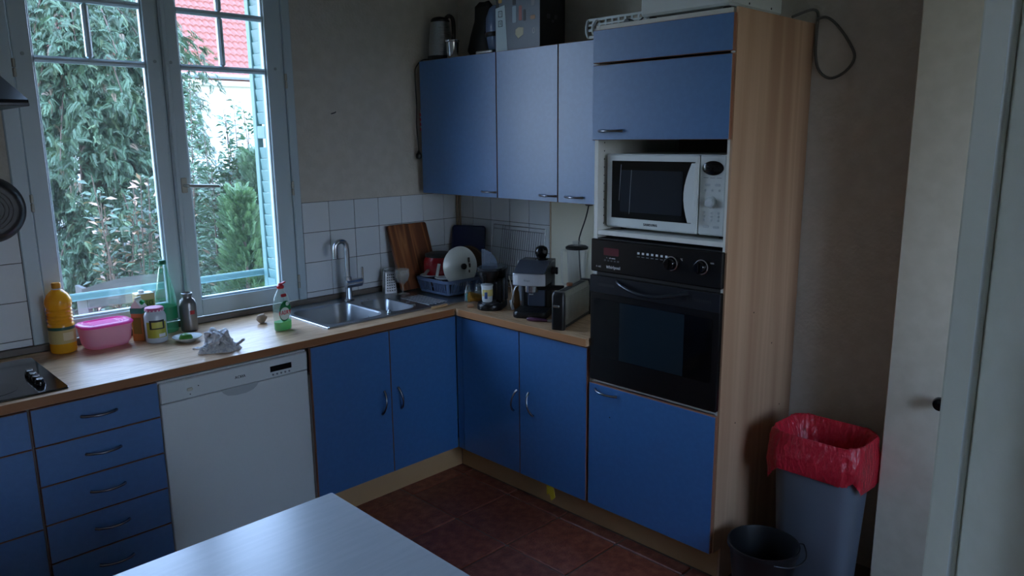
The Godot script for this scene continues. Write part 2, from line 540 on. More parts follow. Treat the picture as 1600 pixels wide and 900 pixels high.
func window() -> void:
	var st := S()
	for e in [[-2.262, 0.912, -2.206, 2.62], [-1.098, 0.912, -1.057, 2.62]]: bx(st, V(e[0], e[1], -0.06), V(e[2], e[3], 0.012), 0.004)
	bx(st, V(-2.206, 2.562, -0.06), V(-1.098, 2.62, 0.012), 0.004)
	var win := struct("window_1", st, mats.frame)
	st = S(); bx(st, V(-2.235, 0.86, -0.34), V(-1.08, 0.911, -0.061), 0.004); part("sill", st, mats.frame, win)
	sash(win, -2.203, -1.668, -2.137, -1.722, -1.932)
	var s := sash(win, -1.656, -1.101, -1.586, -1.186, -1.389)
	st = S(); bx(st, V(-1.668, 0.914, -0.042), V(-1.656, 2.56, -0.012), 0.002); bx(st, V(-1.652, 0.93, 0.004), V(-1.632, 2.55, 0.012), 0.004); part("meeting_bead", st, mats.frame, win)
	st = S(); box(st, V(-1.618, 1.51, 0.008), V(0.026, 0.066, 0.008), 0.003)
	var h := part("window_handle", st, mats.hinge, s)
	st = S(); tube(st, [V(-1.618, 1.51, 0.008), V(-1.618, 1.51, 0.04), V(-1.612, 1.509, 0.05), V(-1.56, 1.506, 0.053), V(-1.48, 1.502, 0.05)], [0.008, 0.008, 0.0085, 0.0085, 0.007], 10); part("lever", st, mats.hinge, s)
	for y in [1.976, 1.47, 1.008]:
		for x in [-1.0985, -2.2045]:
			st = S()
			cyl(st, V(x, y - 0.034, 0.012), V(x, y - 0.001, 0.012), 0.0065, -1, 10, 0.002); cyl(st, V(x, y + 0.001, 0.012), V(x, y + 0.034, 0.012), 0.0065, -1, 10, 0.002)
			part("hinge_pin", st, mats.hinge, win)
	for p in [[-2.17, 2.03], [-1.69, 2.03], [-1.625, 2.03], [-1.145, 2.03]]:
		st = S(); cyl(st, V(p[0], p[1], 0.002), V(p[0], p[1], 0.0062), 0.007, -1, 10); part("peg", st, M("peg", C(150, 164, 170), 0.5), win)

func shutter() -> void:
	var m := M("shutter", C(96, 132, 126), 0.5)
	var o := thing("window_shutter", "pale green louvred shutter folded back into the reveal outside the right sash", "shutter", V(-1.16, 0.93, 0))
	var st := S()
	for e in [[-0.235, -0.195], [-0.115, -0.08]]:
		st = S(); bx(st, V(0.0, 0.0, e[0]), V(0.03, 1.62, e[1]), 0.003); part("stile", st, m, o)
	for e in [[0.0, 0.08], [0.78, 0.84], [1.55, 1.62]]:
		st = S(); bx(st, V(0.0, e[0], -0.195), V(0.03, e[1], -0.115), 0.002); part("rail", st, m, o)
	for k in 26:
		var y := 0.1 + k * 0.0555
		if absf(y - 0.81) < 0.05: continue
		st = S(); box(st, V(0.012, y, -0.155), V(0.008, 0.055, 0.08), 0.002, Basis(V(0, 0, 1), 0.12)); part("slat", st, m, o)
	st = S(); bx(st, V(-2.234, 1.017, -0.262), V(-1.081, 1.05, -0.24), 0.006)
	var g := single("guard_rail", st, m, "pale green guard rail across the outside of the window near the sill", "rail")

# ---------------------------------------------------------------- garden
func spray_mesh(n: int, l: float, w: float, droop: float, spread: float) -> ArrayMesh:
	var st := S()
	var r := RandomNumberGenerator.new(); r.seed = n * 31 + int(l * 1000)
	for i in n:
		var t := float(i) / n
		var s := 1.0 if i % 2 == 0 else -1.0
		var base := V(0, -droop * t * t * l, t * l)
		var d := V(s * spread * (1.05 - 0.55 * t), r.randf_range(-0.25, 0.15) - droop * 0.6, 0.75).normalized()
		var len := l * 0.46 * (1.1 - 0.6 * t) * r.randf_range(0.8, 1.15)
		var side := d.cross(V(0, 1, 0)).normalized() * w
		var m := base + d * len * 0.5 + V(0, w * 0.4, 0)
		var tip := base + d * len + V(0, -droop * len * 0.7, 0)
		tri(st, base, m + side, m - side); tri(st, m - side, m + side, tip)
	return fin(st)

func leaf_mesh(l: float, w: float) -> ArrayMesh:
	var st := S()
	st.set_smooth_group(1)
	var a := V(0, 0, 0); var b := V(w, l * 0.06, l * 0.45); var c := V(-w, l * 0.06, l * 0.45); var m := V(0, -l * 0.03, l * 0.5); var t := V(0, -l * 0.1, l)
	tri(st, a, b, m); tri(st, a, m, c); tri(st, m, b, t); tri(st, c, m, t)
	return fin(st)

func foliage(called: String, mesh: Mesh, m: Material, xfs: Array, cols: Array, parent: Node3D) -> void:
	var mm := MultiMesh.new()
	mm.transform_format = MultiMesh.TRANSFORM_3D
	mm.use_colors = true
	mm.mesh = mesh
	mm.instance_count = xfs.size()
	for i in xfs.size():
		mm.set_instance_transform(i, xfs[i]); mm.set_instance_color(i, cols[i])
	var o := MultiMeshInstance3D.new()
	o.name = called
	o.multimesh = mm
	o.material_override = m
	o.set_meta("kind", "stuff")
	parent.add_child(o, true)

func leafy(called: String, back: Color, rough: float) -> StandardMaterial3D:
	var m := glow_through(called, Color.WHITE, back, rough)
	m.vertex_color_use_as_albedo = true
	return m

func lin(r: float, g: float, b: float, v := 1.0) -> Color:
	var c := C(r, g, b).srgb_to_linear()
	return Color(c.r * v, c.g * v, c.b * v)

func looking(at: Vector3, dir: Vector3, roll: float, k: float) -> Transform3D:
	var z := dir.normalized()
	var x := V(0, 1, 0).cross(z)
	x = V(1, 0, 0) if x.length() < 0.05 else x.normalized()
	var b := Basis(x, z.cross(x), z)
	return Transform3D((b * Basis(V(0, 0, 1), roll)).scaled_local(Vector3.ONE * k), at)

func conifer() -> void:
	rng.seed = 11
	var o := thing("conifer", "tall dark green conifer with drooping branches filling the view through the left sash", "tree", V(-0.3, -0.6, -6.0))
	var st := S(); tube(st, [V(0, 0, 0), V(0.03, 2.0, 0.0), V(-0.02, 4.2, 0.05)], [0.17, 0.13, 0.08], 10)
	var bark := M("bark", C(92, 74, 62), 0.9)
	part("trunk", st, bark, o)
	var xfs := []; var cols := []
	var tw := S()
	for k in 190:
		var y := rng.randf_range(0.9, 4.15)
		var a := rng.randf_range(0, TAU)
		if sin(a) < -0.45: a = -a
		var L := rng.randf_range(0.9, 1.45)
		var d := V(cos(a), 0, sin(a))
		var pts := []
		for i in 7:
			var t := i / 6.0
			pts.append(V(0, y, 0) + d * L * t + V(0, 0.2 * t - 0.85 * t * t * L, 0))
		if k % 3 == 0: tube(tw, pts, [0.018, 0.016, 0.014, 0.012, 0.01, 0.008, 0.004], 5)
		for s in 130:
			var t := rng.randf_range(0.22, 1.0) ** 0.8
			var i := mini(int(t * 6), 5)
			var p: Vector3 = pts[i].lerp(pts[i + 1], t * 6 - i) + V(rng.randf_range(-0.12, 0.12), rng.randf_range(-0.16, 0.05), rng.randf_range(-0.12, 0.12))
			var out := (d * rng.randf_range(0.3, 1.0) + V(rng.randf_range(-0.8, 0.8), rng.randf_range(-1.1, 0.2), rng.randf_range(-0.8, 0.8)))
			xfs.append(looking(p, out, rng.randf_range(-0.8, 0.8), rng.randf_range(0.7, 1.25)))
			var v := rng.randf_range(0.6, 1.35)
			cols.append(lin(72, 94, 68, v) if rng.randf() > 0.1 else (lin(96, 112, 78, v) if rng.randf() > 0.25 else lin(112, 92, 74, v)))
	part("branch", tw, bark, o)
	foliage("foliage", spray_mesh(26, 0.1, 0.0042, 0.4, 0.9), leafy("needles", C(120, 150, 110), 0.55), xfs, cols, o)

func laurel(called: String, label: String, at: Vector3, shoots: Array, dead: float, sd: int, tone: Array, k := 1.0) -> void:
	rng.seed = sd
	var o := thing(called, label, "shrub", at)
	var st := S()
	var xfs := []; var cols := []
	for s in shoots:      # [x, z, height, spread, leaves]
		var lean := V(rng.randf_range(-0.12, 0.12), 0, rng.randf_range(-0.1, 0.1))
		var pts := []
		for i in 6: pts.append(V(s[0], 0, s[1]) + lean * (i / 5.0) * s[2] + V(0, s[2] * i / 5.0, 0))
		tube(st, pts, [0.014, 0.012, 0.01, 0.008, 0.006, 0.003], 5)
		for n in s[4]:
			var t := rng.randf_range(0.1, 1.0)
			var i := mini(int(t * 5), 4)
			var a := rng.randf_range(0, TAU)
			var r: float = s[3] * rng.randf_range(0.1, 1.0) * (1.0 - 0.75 * t ** 3)
			var p: Vector3 = pts[i].lerp(pts[i + 1], t * 5 - i) + V(cos(a), 0, sin(a)) * r
			var d := V(cos(a), rng.randf_range(-0.3, 0.9), sin(a)) + V(rng.randf_range(-0.5, 0.5), 0, rng.randf_range(-0.5, 0.5))
			xfs.append(looking(p, d, rng.randf_range(-1, 1), k * rng.randf_range(0.65, 1.2)))
			var v := rng.randf_range(0.6, 1.4)
			cols.append(lin(160, 124, 100, v) if rng.randf() < dead else lin(tone[0], tone[1], tone[2], v))
	part("stem", st, M("bark"), o)
	foliage("foliage", leaf_mesh(0.085, 0.017), leafy("laurel_leaf", C(110, 140, 100), 0.32), xfs, cols, o)

func thuja(called: String, label: String, at: Vector3, r: float, h: float, n: int, sd: int, tone: Array) -> void:
	rng.seed = sd
	var o := thing(called, label, "shrub", at)
	var st := S(); tube(st, [V(0, 0, 0), V(0, h * 0.9, 0)], [0.03, 0.008], 6); part("stem", st, M("bark"), o)
	var xfs := []; var cols := []
	for i in n:
		var t := rng.randf() ** 0.9
		var a := rng.randf_range(0, TAU)
		var rr := r * (1.0 - 0.7 * t * t) * rng.randf_range(0.45, 1.0) * (0.85 + 0.3 * sin(3.0 * a + 5.0 * t) + 0.2 * sin(11.0 * t + a))
		xfs.append(looking(V(cos(a) * rr, 0.05 + t * h * 0.92, sin(a) * rr), V(cos(a) * 0.7, rng.randf_range(0.5, 1.4), sin(a) * 0.7), rng.randf_range(-1.5, 1.5), rng.randf_range(0.7, 1.3)))
		var v := rng.randf_range(0.65, 1.35)
		cols.append(lin(tone[0], tone[1], tone[2], v))
	foliage("foliage", spray_mesh(24, 0.1, 0.0045, 0.1, 0.85), leafy("thuja_leaf", C(130, 160, 110), 0.5), xfs, cols, o)

func garden() -> void:
	var st := S(); bx(st, V(-30, -0.8, -40), V(30, -0.6, -0.31))
	var gt := noise("grass", 0.03, [[0.2, C(58, 66, 44)], [0.8, C(98, 104, 72)]], 5)
	struct("ground", st, G("grass", gt, V(0.7, 0.7, 0.7), 0.95))
	conifer()
	var tall := []
	for i in 22: tall.append([0.02 + 0.95 * i / 21.0, rng.randf_range(-0.2, 0.25), rng.randf_range(1.95, 2.3) + 0.2 * i / 21.0, 0.16, 380])
	laurel("laurel_hedge", "broad glossy laurel hedge with some tan dead leaves behind the right sash", V(0.0, -0.6, -3.6), tall, 0.035, 21, [74, 92, 66])
	var sp := []
	for e in [[-0.03, 0.0, 2.95, 0.12, 420], [0.03, 0.05, 2.6, 0.12, 340], [0.55, 0.0, 2.72, 0.08, 200], [0.42, 0.06, 2.55, 0.11, 300], [0.66, 0.03, 2.62, 0.11, 300], [0.3, 0.0, 2.4, 0.13, 300], [0.8, 0.0, 2.62, 0.11, 300], [0.72, -0.1, 2.78, 0.08, 200], [0.5, -0.1, 2.6, 0.13, 300]]: sp.append(e)
	laurel("tall_shrub", "upright young shrub whose thin leafy shoots stand against the white house", V(-0.02, -0.6, -4.05), sp, 0.01, 23, [84, 110, 84], 0.85)
	var lf := []
	for i in 13: lf.append([rng.randf_range(-0.22, 0.2), rng.randf_range(-0.12, 0.16), rng.randf_range(1.35, 2.1), 0.16, 120])
	laurel("laurel_bush", "laurel bush full of tan dead leaves beside the wooden chest", V(-0.74, -0.6, -3.7), lf, 0.22, 25, [70, 86, 64])
	var bk := []
	for i in 96: bk.append([-2.0 + 6.0 * i / 95.0, rng.randf_range(-0.4, 0.4), rng.randf_range(2.4, 3.4) if i < 52 else rng.randf_range(1.7, 2.1), 0.2, 260])
	laurel("tall_hedge", "dense dark hedge closing the garden behind the conifer", V(-1.4, -0.6, -8.3), bk, 0.02, 27, [60, 76, 56], 1.3)
	thuja("thuja", "soft bright green thuja in front of the laurel hedge", V(0.06, -0.6, -3.05), 0.27, 1.95, 1500, 31, [86, 112, 76])
	thuja("thuja", "darker narrow thuja close to the folded green shutter", V(0.36, -0.6, -3.3), 0.28, 2.3, 1900, 33, [84, 108, 82])
	# wooden chest below the conifer
	var wd := G("grey_wood", noise("grey_wood", 0.02, [[0.2, C(54, 52, 50)], [0.8, C(80, 76, 72)]], 5), V(0.6, 8, 8), 0.8)
	var o := thing("garden_chest", "weathered wooden garden chest with plank sides and a bowed lid", "chest", V(-0.95, -0.6, -2.85))
	for k in 9:
		st = S(); bx(st, V(-0.36, 0.04 + 0.127 * k, 0.0), V(0.36, 0.137 + 0.127 * k, 0.025), 0.004); part("plank", st, wd, o)
	for x in [-0.345, 0.345]:
		st = S(); box(st, V(x, 0.6, -0.15), V(0.03, 1.2, 0.28)); part("side", st, wd, o)
	st = S()
	var rg := []
	for i in 9:
		var t := i / 8.0
		var y := 1.155 + 0.085 * sin(PI * (0.12 + 0.76 * t))
		rg.append(PackedVector3Array([V(-0.4 + 0.8 * t, y - 0.09, -0.28), V(-0.4 + 0.8 * t, y - 0.07, -0.28), V(-0.4 + 0.8 * t, y + 0.03, 0.035), V(-0.4 + 0.8 * t, y - 0.05, 0.035)]))
	loft(st, rg, true, true, true, false)
	part("lid", st, wd, o)
	# neighbour's house
	o = thing("house", "white rendered house with an orange tiled roof beyond the hedge", "house", V(2.3, -0.6, -14))
	var wm := M("render", C(240, 238, 232), 0.9)
	st = S(); bx(st, V(0, 0, -6), V(9, 3.75, 0)); part("wall", st, wm, o)
	var red := G("roof_tile", noise("roof", 0.05, [[0.2, C(124, 66, 54)], [0.8, C(150, 88, 74)]], 3), V(0.6, 0.6, 0.6), 0.8)
	st = S()
	var rows := 20; var cols := 66
	for i in rows:
		for j in cols * 4:
			var P := func(a: float, b: int) -> Vector3:
				var x := -0.4 + b * 9.8 / (cols * 4)
				var lift: float = 0.035 * absf(sin(PI * b / 4.0)) + 0.04 * (1.0 - (a - i))
				return V(x, 3.72 + 3.4 * a / rows + lift, 0.4 - 3.6 * a / rows)
			quad(st, P.call(i, j), P.call(i, j + 1), P.call(i + 1, j + 1), P.call(i + 1, j))
			if true: quad(st, P.call(i + 0.001, j) - V(0, 0.05, 0), P.call(i + 0.001, j + 1) - V(0, 0.05, 0), P.call(i, j + 1), P.call(i, j))
	var rt := part("roof_tiles", st, red, o); rt.set_meta("kind", "stuff")
	st = S(); prism(st, PackedVector2Array([Vector2(0.3, 3.62), Vector2(0.3, 3.7), Vector2(-3.2, 7.08), Vector2(-6.6, 3.7), Vector2(-6.6, 3.62)]), 9.7, T(4.5, 0, 0, 0, -90)); part("roof_deck", st, M("deck", C(150, 90, 78), 0.9), o)
	st = S(); tube(st, [V(-0.4, 3.72, 0.46), V(9.4, 3.72, 0.46)], 0.055, 10); part("gutter", st, M("zinc", C(150, 156, 160), 0.5, 0.3), o)
	st = S(); bx(st, V(-0.4, 3.54, 0.02), V(9.4, 3.64, 0.36), 0.01); part("soffit", st, wm, o)
	st = S()
	for e in [[1.45, 2.18, 1.51, 3.4], [2.0, 2.18, 2.06, 3.4], [1.51, 3.34, 2.0, 3.4], [1.51, 2.18, 2.0, 2.24]]: bx(st, V(e[0], e[1], -0.02), V(e[2], e[3], 0.04), 0.006)
	bx(st, V(1.38, 2.1, 0.0), V(2.3, 2.17, 0.12), 0.01)
	part("window_frame", st, M("zinc"), o)
	st = S(); bx(st, V(1.51, 2.24, 0.0), V(2.0, 3.34, 0.012)); part("roller_blind", st, M("blind", C(224, 228, 230), 0.6), o)

# ---------------------------------------------------------------- units
func bow_handle(parent: Node3D, xf: Transform3D, len := 0.108, out := 0.026, label := "") -> void:
	var st := S()
	var pts := []
	for i in 13:
		var t := i / 12.0
		pts.append(xf * V((t - 0.5) * len, 0.0, 0.002 + out * sin(PI * t) ** 0.7))
	tube(st, pts, [0.006, 0.0055, 0.005, 0.0045, 0.0045, 0.0045, 0.0045, 0.0045, 0.0045, 0.0045, 0.005, 0.0055, 0.006], 10)
	part("handle", st, mats.handle, parent, label)

# laminated front, local x right, y up, its back at z = 0
func front(kind: String, parent: Node3D, x0: float, y0: float, x1: float, y1: float, z := 0.0, m: Material = null) -> Node3D:
	var d := Node3D.new(); d.name = kind; parent.add_child(d, true)
	d.position = V((x0 + x1) / 2, (y0 + y1) / 2, z)
	var w := x1 - x0; var h := y1 - y0
	var st := S(); box(st, V(0, 0, 0.0085), V(w, h, 0.017), 0.0012); part("edge_band", st, mats.edge, d)
	st = S(); box(st, V(0, 0, 0.0178), V(w - 0.003, h - 0.003, 0.002), 0.0005); part("panel", st, m if m else mats.blue, d)
	return d

func base_box(parent: Node3D, w: float, d0: float, y0: float, y1: float) -> void:
	var st := S()
	bx(st, V(0, y0, -d0), V(0.017, y1, 0)); bx(st, V(w - 0.017, y0, -d0), V(w, y1, 0)); bx(st, V(0.017, y0, -d0), V(w - 0.017, y0 + 0.017, 0))
	bx(st, V(0.017, y0 + 0.017, -d0), V(w - 0.017, y1, -d0 + 0.008))
	part("carcass", st, mats.carcass, parent)
	st = S(); bx(st, V(0.017, y1 - 0.08, -0.018), V(w - 0.017, y1, -0.002)); part("rail", st, mats.carcass, parent)

func units() -> void:
	# window side, fronts at z = 0.602 .. 0.621
	var o := thing("sink_cabinet", "blue two-door base cabinet under the stainless sink", "cabinet", V(-1.3995, 0, 0.601))
	base_box(o, 0.802, 0.55, 0.152, 0.72)
	var d := front("door", o, 0.0, 0.152, 0.4015, 0.842)
	bow_handle(d, T(0.153, 0.012, 0.019, 0, 0, 82))
	d = front("door", o, 0.4045, 0.152, 0.802, 0.842)
	bow_handle(d, T(-0.156, 0.012, 0.019, 0, 0, 98))
	o = thing("drawer_cabinet", "blue base unit with five drawers left of the white dishwasher", "cabinet", V(-2.4225, 0, 0.601))
	base_box(o, 0.4045, 0.55, 0.152, 0.842)
	for y in [[0.711, 0.842], [0.571, 0.708], [0.432, 0.568], [0.290, 0.429], [0.152, 0.287]]:
		d = front("drawer", o, 0.002, y[0], 0.403, y[1])
		bow_handle(d, T(0.0, 0.004, 0.019, 0, 0, -2), 0.112, 0.024)
	o = thing("hob_cabinet", "blue base unit with wide drawers below the black hob", "cabinet", V(-3.03, 0, 0.601))
	base_box(o, 0.604, 0.55, 0.152, 0.842)
	for y in [[0.711, 0.842], [0.424, 0.708], [0.152, 0.421]]:
		d = front("drawer", o, 0.002, y[0], 0.602, y[1])
		bow_handle(d, T(0.0, 0.02, 0.019, 0, 0, -2), 0.112, 0.024)
	# oven side: local z = -x of the room, local x = z of the room
	o = thing("corner_base_cabinet", "blue two-door base cabinet under the espresso machine, in the corner", "cabinet", V(-0.580, 0, 0.622), -90)
	var st := S(); bx(st, V(0.0, 0.152, -0.005), V(0.044, 0.842, 0.0155), 0.001); part("filler_strip", st, mats.blue, o)
	st = S()
	bx(st, V(0.045, 0.152, -0.55), V(0.062, 0.842, 0)); bx(st, V(0.823, 0.152, -0.55), V(0.84, 0.842, 0)); bx(st, V(0.062, 0.152, -0.55), V(0.823, 0.169, 0)); part("carcass", st, mats.carcass, o)
	d = front("door", o, 0.0465, 0.152, 0.439, 0.842)
	bow_handle(d, T(0.172, 0.012, 0.019, 0, 0, 78))
	d = front("door", o, 0.442, 0.152, 0.8385, 0.842)
	bow_handle(d, T(-0.125, 0.017, 0.019, 0, 0, 105))
	# wall cabinets
	var wl := ["blue wall cabinet nearest the window wall, widest of the three", "middle blue wall cabinet, below the printed box", "narrow-looking blue wall cabinet squeezed against the tall oven unit"]
	var wz := [[0.065, 0.6615], [0.6635, 1.0635], [1.0655, 1.4655]]
	for i in 3:
		o = thing("wall_cabinet", wl[i], "cabinet", V(-0.3215, 0, wz[i][0]), -90, "blue wall cabinets")
		var w: float = wz[i][1] - wz[i][0]
		st = S()
		bx(st, V(0, 1.409, -0.316), V(0.016, 2.11, 0)); bx(st, V(w - 0.016, 1.409, -0.316), V(w, 2.11, 0)); bx(st, V(0.016, 1.409, -0.316), V(w - 0.016, 1.425, 0)); bx(st, V(0.016, 2.094, -0.316), V(w - 0.016, 2.11, 0)); bx(st, V(0.016, 1.425, -0.316), V(w - 0.016, 2.094, -0.308))
		part("carcass", st, mats.carcass, o)
		d = front("door", o, 0.001, 1.408, w - 0.001, 2.109)
		bow_handle(d, T((w / 2 - 0.058) if i < 2 else -0.1, -0.322, 0.019, 0, 0, 0), 0.108, 0.022)

func worktops() -> void:
	var st := S()
	prism(st, holed(-3.1, -0.637, -0.001, -0.023, [rect(-1.246, -0.52, -0.705, -0.095)]), 0.032, T(0, 0.869, 0, -90))
	var o := part("worktop", st, mats.worktop, self)
	taken["worktop"] = 0
	tag(o, "long butcher block worktop running under the window with the sink set in it", "worktop")
	st = S(); bx(st, V(-3.1, 0.854, 0.6372), V(-0.622, 0.884, 0.6386), 0.0005); part("edge_strip", st, mats.top_edge, o)
	st = S()
	var p := PackedVector2Array([Vector2(-0.001, -1.4725), Vector2(-0.001, -0.642), Vector2(-0.6, -0.642), Vector2(-0.618, -0.65), Vector2(-0.622, -0.665), Vector2(-0.622, -1.4725)])
	prism(st, p, 0.034, T(0, 0.8705, 0, -90))
	o = part(numbered("worktop"), st, mats.worktop2, self)
	tag(o, "shorter butcher block worktop with a rounded end that carries the coffee machines", "worktop")
	st = S(); bx(st, V(-0.6236, 0.855, 0.672), V(-0.6222, 0.886, 1.4725), 0.0005); part("edge_strip", st, M("edge_warm", C(176, 120, 74), 0.45), o)

func sink() -> void:
	var y := 0.8855
	var o := thing("kitchen_sink", "stainless steel sink with a large bowl, a small bowl and a drainer", "sink", V(0, y, 0))
	var b1 := rrect(0.315, 0.37, 0.07, 5, Vector2(-1.075, -0.315)); var b2 := rrect(0.165, 0.30, 0.06, 5, Vector2(-0.805, -0.34))
	var st := S(); prism(st, holed(-1.265, -0.545, -0.39, -0.045, [b1, b2]), 0.004, T(0, 0.002, 0, -90)); part("deck", st, mats.sink_steel, o)
	st = S()
	for e in [[-1.266, 0.045, -1.259, 0.545], [-0.397, 0.045, -0.389, 0.545], [-1.259, 0.537, -0.397, 0.545], [-1.259, 0.045, -0.397, 0.052]]: bx(st, V(e[0], 0.003, e[1]), V(e[2], 0.0075, e[3]), 0.002)
	part("rolled_rim", st, mats.sink_steel, o)
	for e in [[0.315, 0.37, 0.07, -1.075, 0.315, 0.15, "bowl"], [0.165, 0.30, 0.06, -0.805, 0.34, 0.12, "bowl"]]:
		st = S()
		var rg := []
		for k in [[0.008, 0.005], [0.0, 0.003], [-0.004, -0.004], [-0.012, -e[5] + 0.03], [-0.03, -e[5] + 0.006], [-0.06, -e[5]]]:
			var ring := rring(e[0] + 2 * k[0], e[1] + 2 * k[0], e[2] + k[0] * 0.5, k[1], V(e[3], 0, e[4]), 5)
			rg.append(ring)
		rg.reverse()
		var rv := []
		for r in rg:
			var q: PackedVector3Array = r.duplicate(); q.reverse(); rv.append(q)
		loft(st, rv, true, false)
		var b := part("bowl", st, mats.sink_steel, o)
		st = S(); cyl(st, V(e[3], -e[5] + 0.001, e[4]), V(e[3], -e[5] + 0.004, e[4]), 0.04, -1, 20, 0.001); part("drain", st, mats.dark_metal, b)
		if e[3] < -1:
			st = S()
			for k in 4: box(st, V(e[3] + e[0] / 2 - 0.008 - 0.003, -0.04, e[4] + 0.045 + k * 0.014), V(0.002, 0.022, 0.005), 0.0008)
			part("overflow_slot", st, mats.mark_dark, b)
	st = S()
	var k := 0
	for i in 6:
		st = S(); cyl(st, V(-0.66 + i * 0.022, 0.0035, 0.26), V(-0.66 + i * 0.022, 0.0035, 0.50), 0.004, -1, 8); part("drainer_rib", st, mats.sink_steel, o)
	for i in 7:
		var t := -0.6 + i * 0.42
		st = S(); box(st, V(-0.805 + 0.108 * cos(t), 0.006, 0.34 - 0.175 * sin(t)), V(0.02, 0.005, 0.008), 0.002, Basis(V(0, 1, 0), t)); part("pressed_rib", st, mats.sink_steel, o)
	st = S(); cyl(st, V(-0.905, 0.004, 0.50), V(-0.905, 0.011, 0.50), 0.013, -1, 16, 0.002); cyl(st, V(-0.905, 0.0111, 0.50), V(-0.905, 0.02, 0.50), 0.009, 0.007, 16, 0.002); part("plug_knob", st, mats.chrome, o)
	o = single("strainer", S2(func(s): lathe(s, [Vector2(0.03, 0), Vector2(0.058, 0.006), Vector2(0.064, 0.02), Vector2(0.06, 0.02), Vector2(0.05, 0.008), Vector2(0.001, 0.006)], 24)), M("strainer", C(150, 112, 72), 0.5), "tan sink strainer lying in the small sink bowl", "strainer", V(-0.82, y - 0.112, 0.30))
	# tap
	o = thing("kitchen_tap", "chrome swan-neck mixer tap standing behind the sink", "tap", V(-0.882, y + 0.0045, 0.118))
	st = S(); lathe(st, [Vector2(0.027, 0), Vector2(0.028, 0.004), Vector2(0.024, 0.008), Vector2(0.0175, 0.012), Vector2(0.0175, 0.125), Vector2(0.012, 0.13)], 20); part("body", st, mats.chrome, o)
	st = S()
	cyl(st, V(-0.02, 0.088, 0.004), V(0.075, 0.09, 0.006), 0.022, -1, 20, 0.003); part("mixer_block", st, mats.chrome, o)
	st = S(); box(st, V(0.082, 0.125, 0.006), V(0.012, 0.085, 0.015), 0.004); part("lever", st, mats.chrome, o)
	st = S()
	var pts := [V(0, 0.125, 0), V(0, 0.2, 0), V(0, 0.262, 0)]
	for i in 9:
		var t := PI * i / 8.0
		var f := 0.07 * (1.0 - cos(t)) / 2.0
		pts.append(V(-f, 0.27 + 0.04 * sin(t) ** 0.7, f * 0.06))
	pts.append(V(-0.07, 0.228, 0.0045))
	tube(st, pts, 0.013, 14); part("spout", st, mats.chrome, o)

func S2(f: Callable) -> SurfaceTool:
	var st := S()
	f.call(st)
	return st

func hob_and_hood() -> void:
	var y := 0.8855
	var o := thing("hob", "black built-in hob with a row of knobs at its edge beside the bottles", "hob", V(-2.585, y, 0.355))
	var st := S(); slab(st, 0.58, 0.50, 0.012, 0.006, 0.002, T(0, 0.0032, 0, -90)); part("plate", st, M("hob", C(18, 15, 14), 0.12), o)
	for e in [[-0.14, -0.12, 0.09], [0.08, -0.12, 0.075], [-0.14, 0.12, 0.075], [0.08, 0.11, 0.09]]:
		st = S(); lathe(st, [Vector2(e[2] - 0.003, 0), Vector2(e[2], 0.0006), Vector2(e[2] - 0.004, 0.0008)], 32, T(e[0], 0.0063, e[1])); part("cooking_zone", st, M("zone", C(26, 24, 23), 0.2), o)
	for k in 4:
		st = S(); lathe(st, [Vector2(0.016, 0), Vector2(0.016, 0.005), Vector2(0.013, 0.018), Vector2(0.011, 0.02)], 16, T(0.225, 0.0065, 0.02 + k * 0.045))
		var kn := part("knob", st, mats.black_gloss, o)
		st = S(); box(st, V(0.225, 0.029, 0.02 + k * 0.045), V(0.02, 0.006, 0.006), 0.001); part("knob_grip", st, mats.chrome, kn)
	# hood: wedge with a steel lip
	o = thing("range_hood", "dark steel range hood whose corner juts in above the hob", "hood", V(0, 0, 0))
	st = S()
	prism(st, PackedVector2Array([Vector2(0.002, 1.829), Vector2(-0.492, 1.829), Vector2(-0.488, 1.838), Vector2(-0.15, 1.934), Vector2(-0.15, 2.1), Vector2(0.002, 2.1)]), 0.6, T(-2.58, 0, 0.004, 0, 90))
	part("shell", st, M("hood", C(58, 60, 66), 0.35, 0.7), o)
	st = S(); bx(st, V(-2.881, 1.817, 0.006), V(-2.279, 1.8285, 0.499), 0.002); part("lip", st, M("hood"), o)
	# frying pan hanging on the tiles
	o = thing("frying_pan", "black frying pan hanging on the tiles with its spiral base showing", "pan", V(-2.352, 1.456, 0.008))
	st = S(); lathe(st, [Vector2(0.122, 0.0), Vector2(0.127, 0.002), Vector2(0.125, 0.012), Vector2(0.105, 0.04), Vector2(0.098, 0.043), Vector2(0.088, 0.043)], 48, T(0, 0, 0, 90)); part("pan_body", st, M("pan", C(26, 22, 24), 0.35), o)
	st = S()
	for r in [0.02, 0.034, 0.048, 0.062, 0.076]:
		var ring := []
		for i in 36: ring.append(V(r * cos(TAU * i / 36), r * sin(TAU * i / 36), 0.0432))
		st = S(); tube(st, ring, 0.0022, 6, true); part("base_ring", st, M("ring", C(88, 84, 84), 0.4, 0.6), o)
	st = S(); tube(st, [V(0.0, 0.12, 0.02), V(0, 0.17, 0.012), V(0, 0.3, 0.01)], [0.012, 0.013, 0.011], 10); part("pan_handle", st, mats.black_soft, o)
	st = S(); cyl(st, V(0, 0.285, -0.008), V(0, 0.285, 0.03), 0.003, -1, 8); part("hook", st, mats.chrome, o)

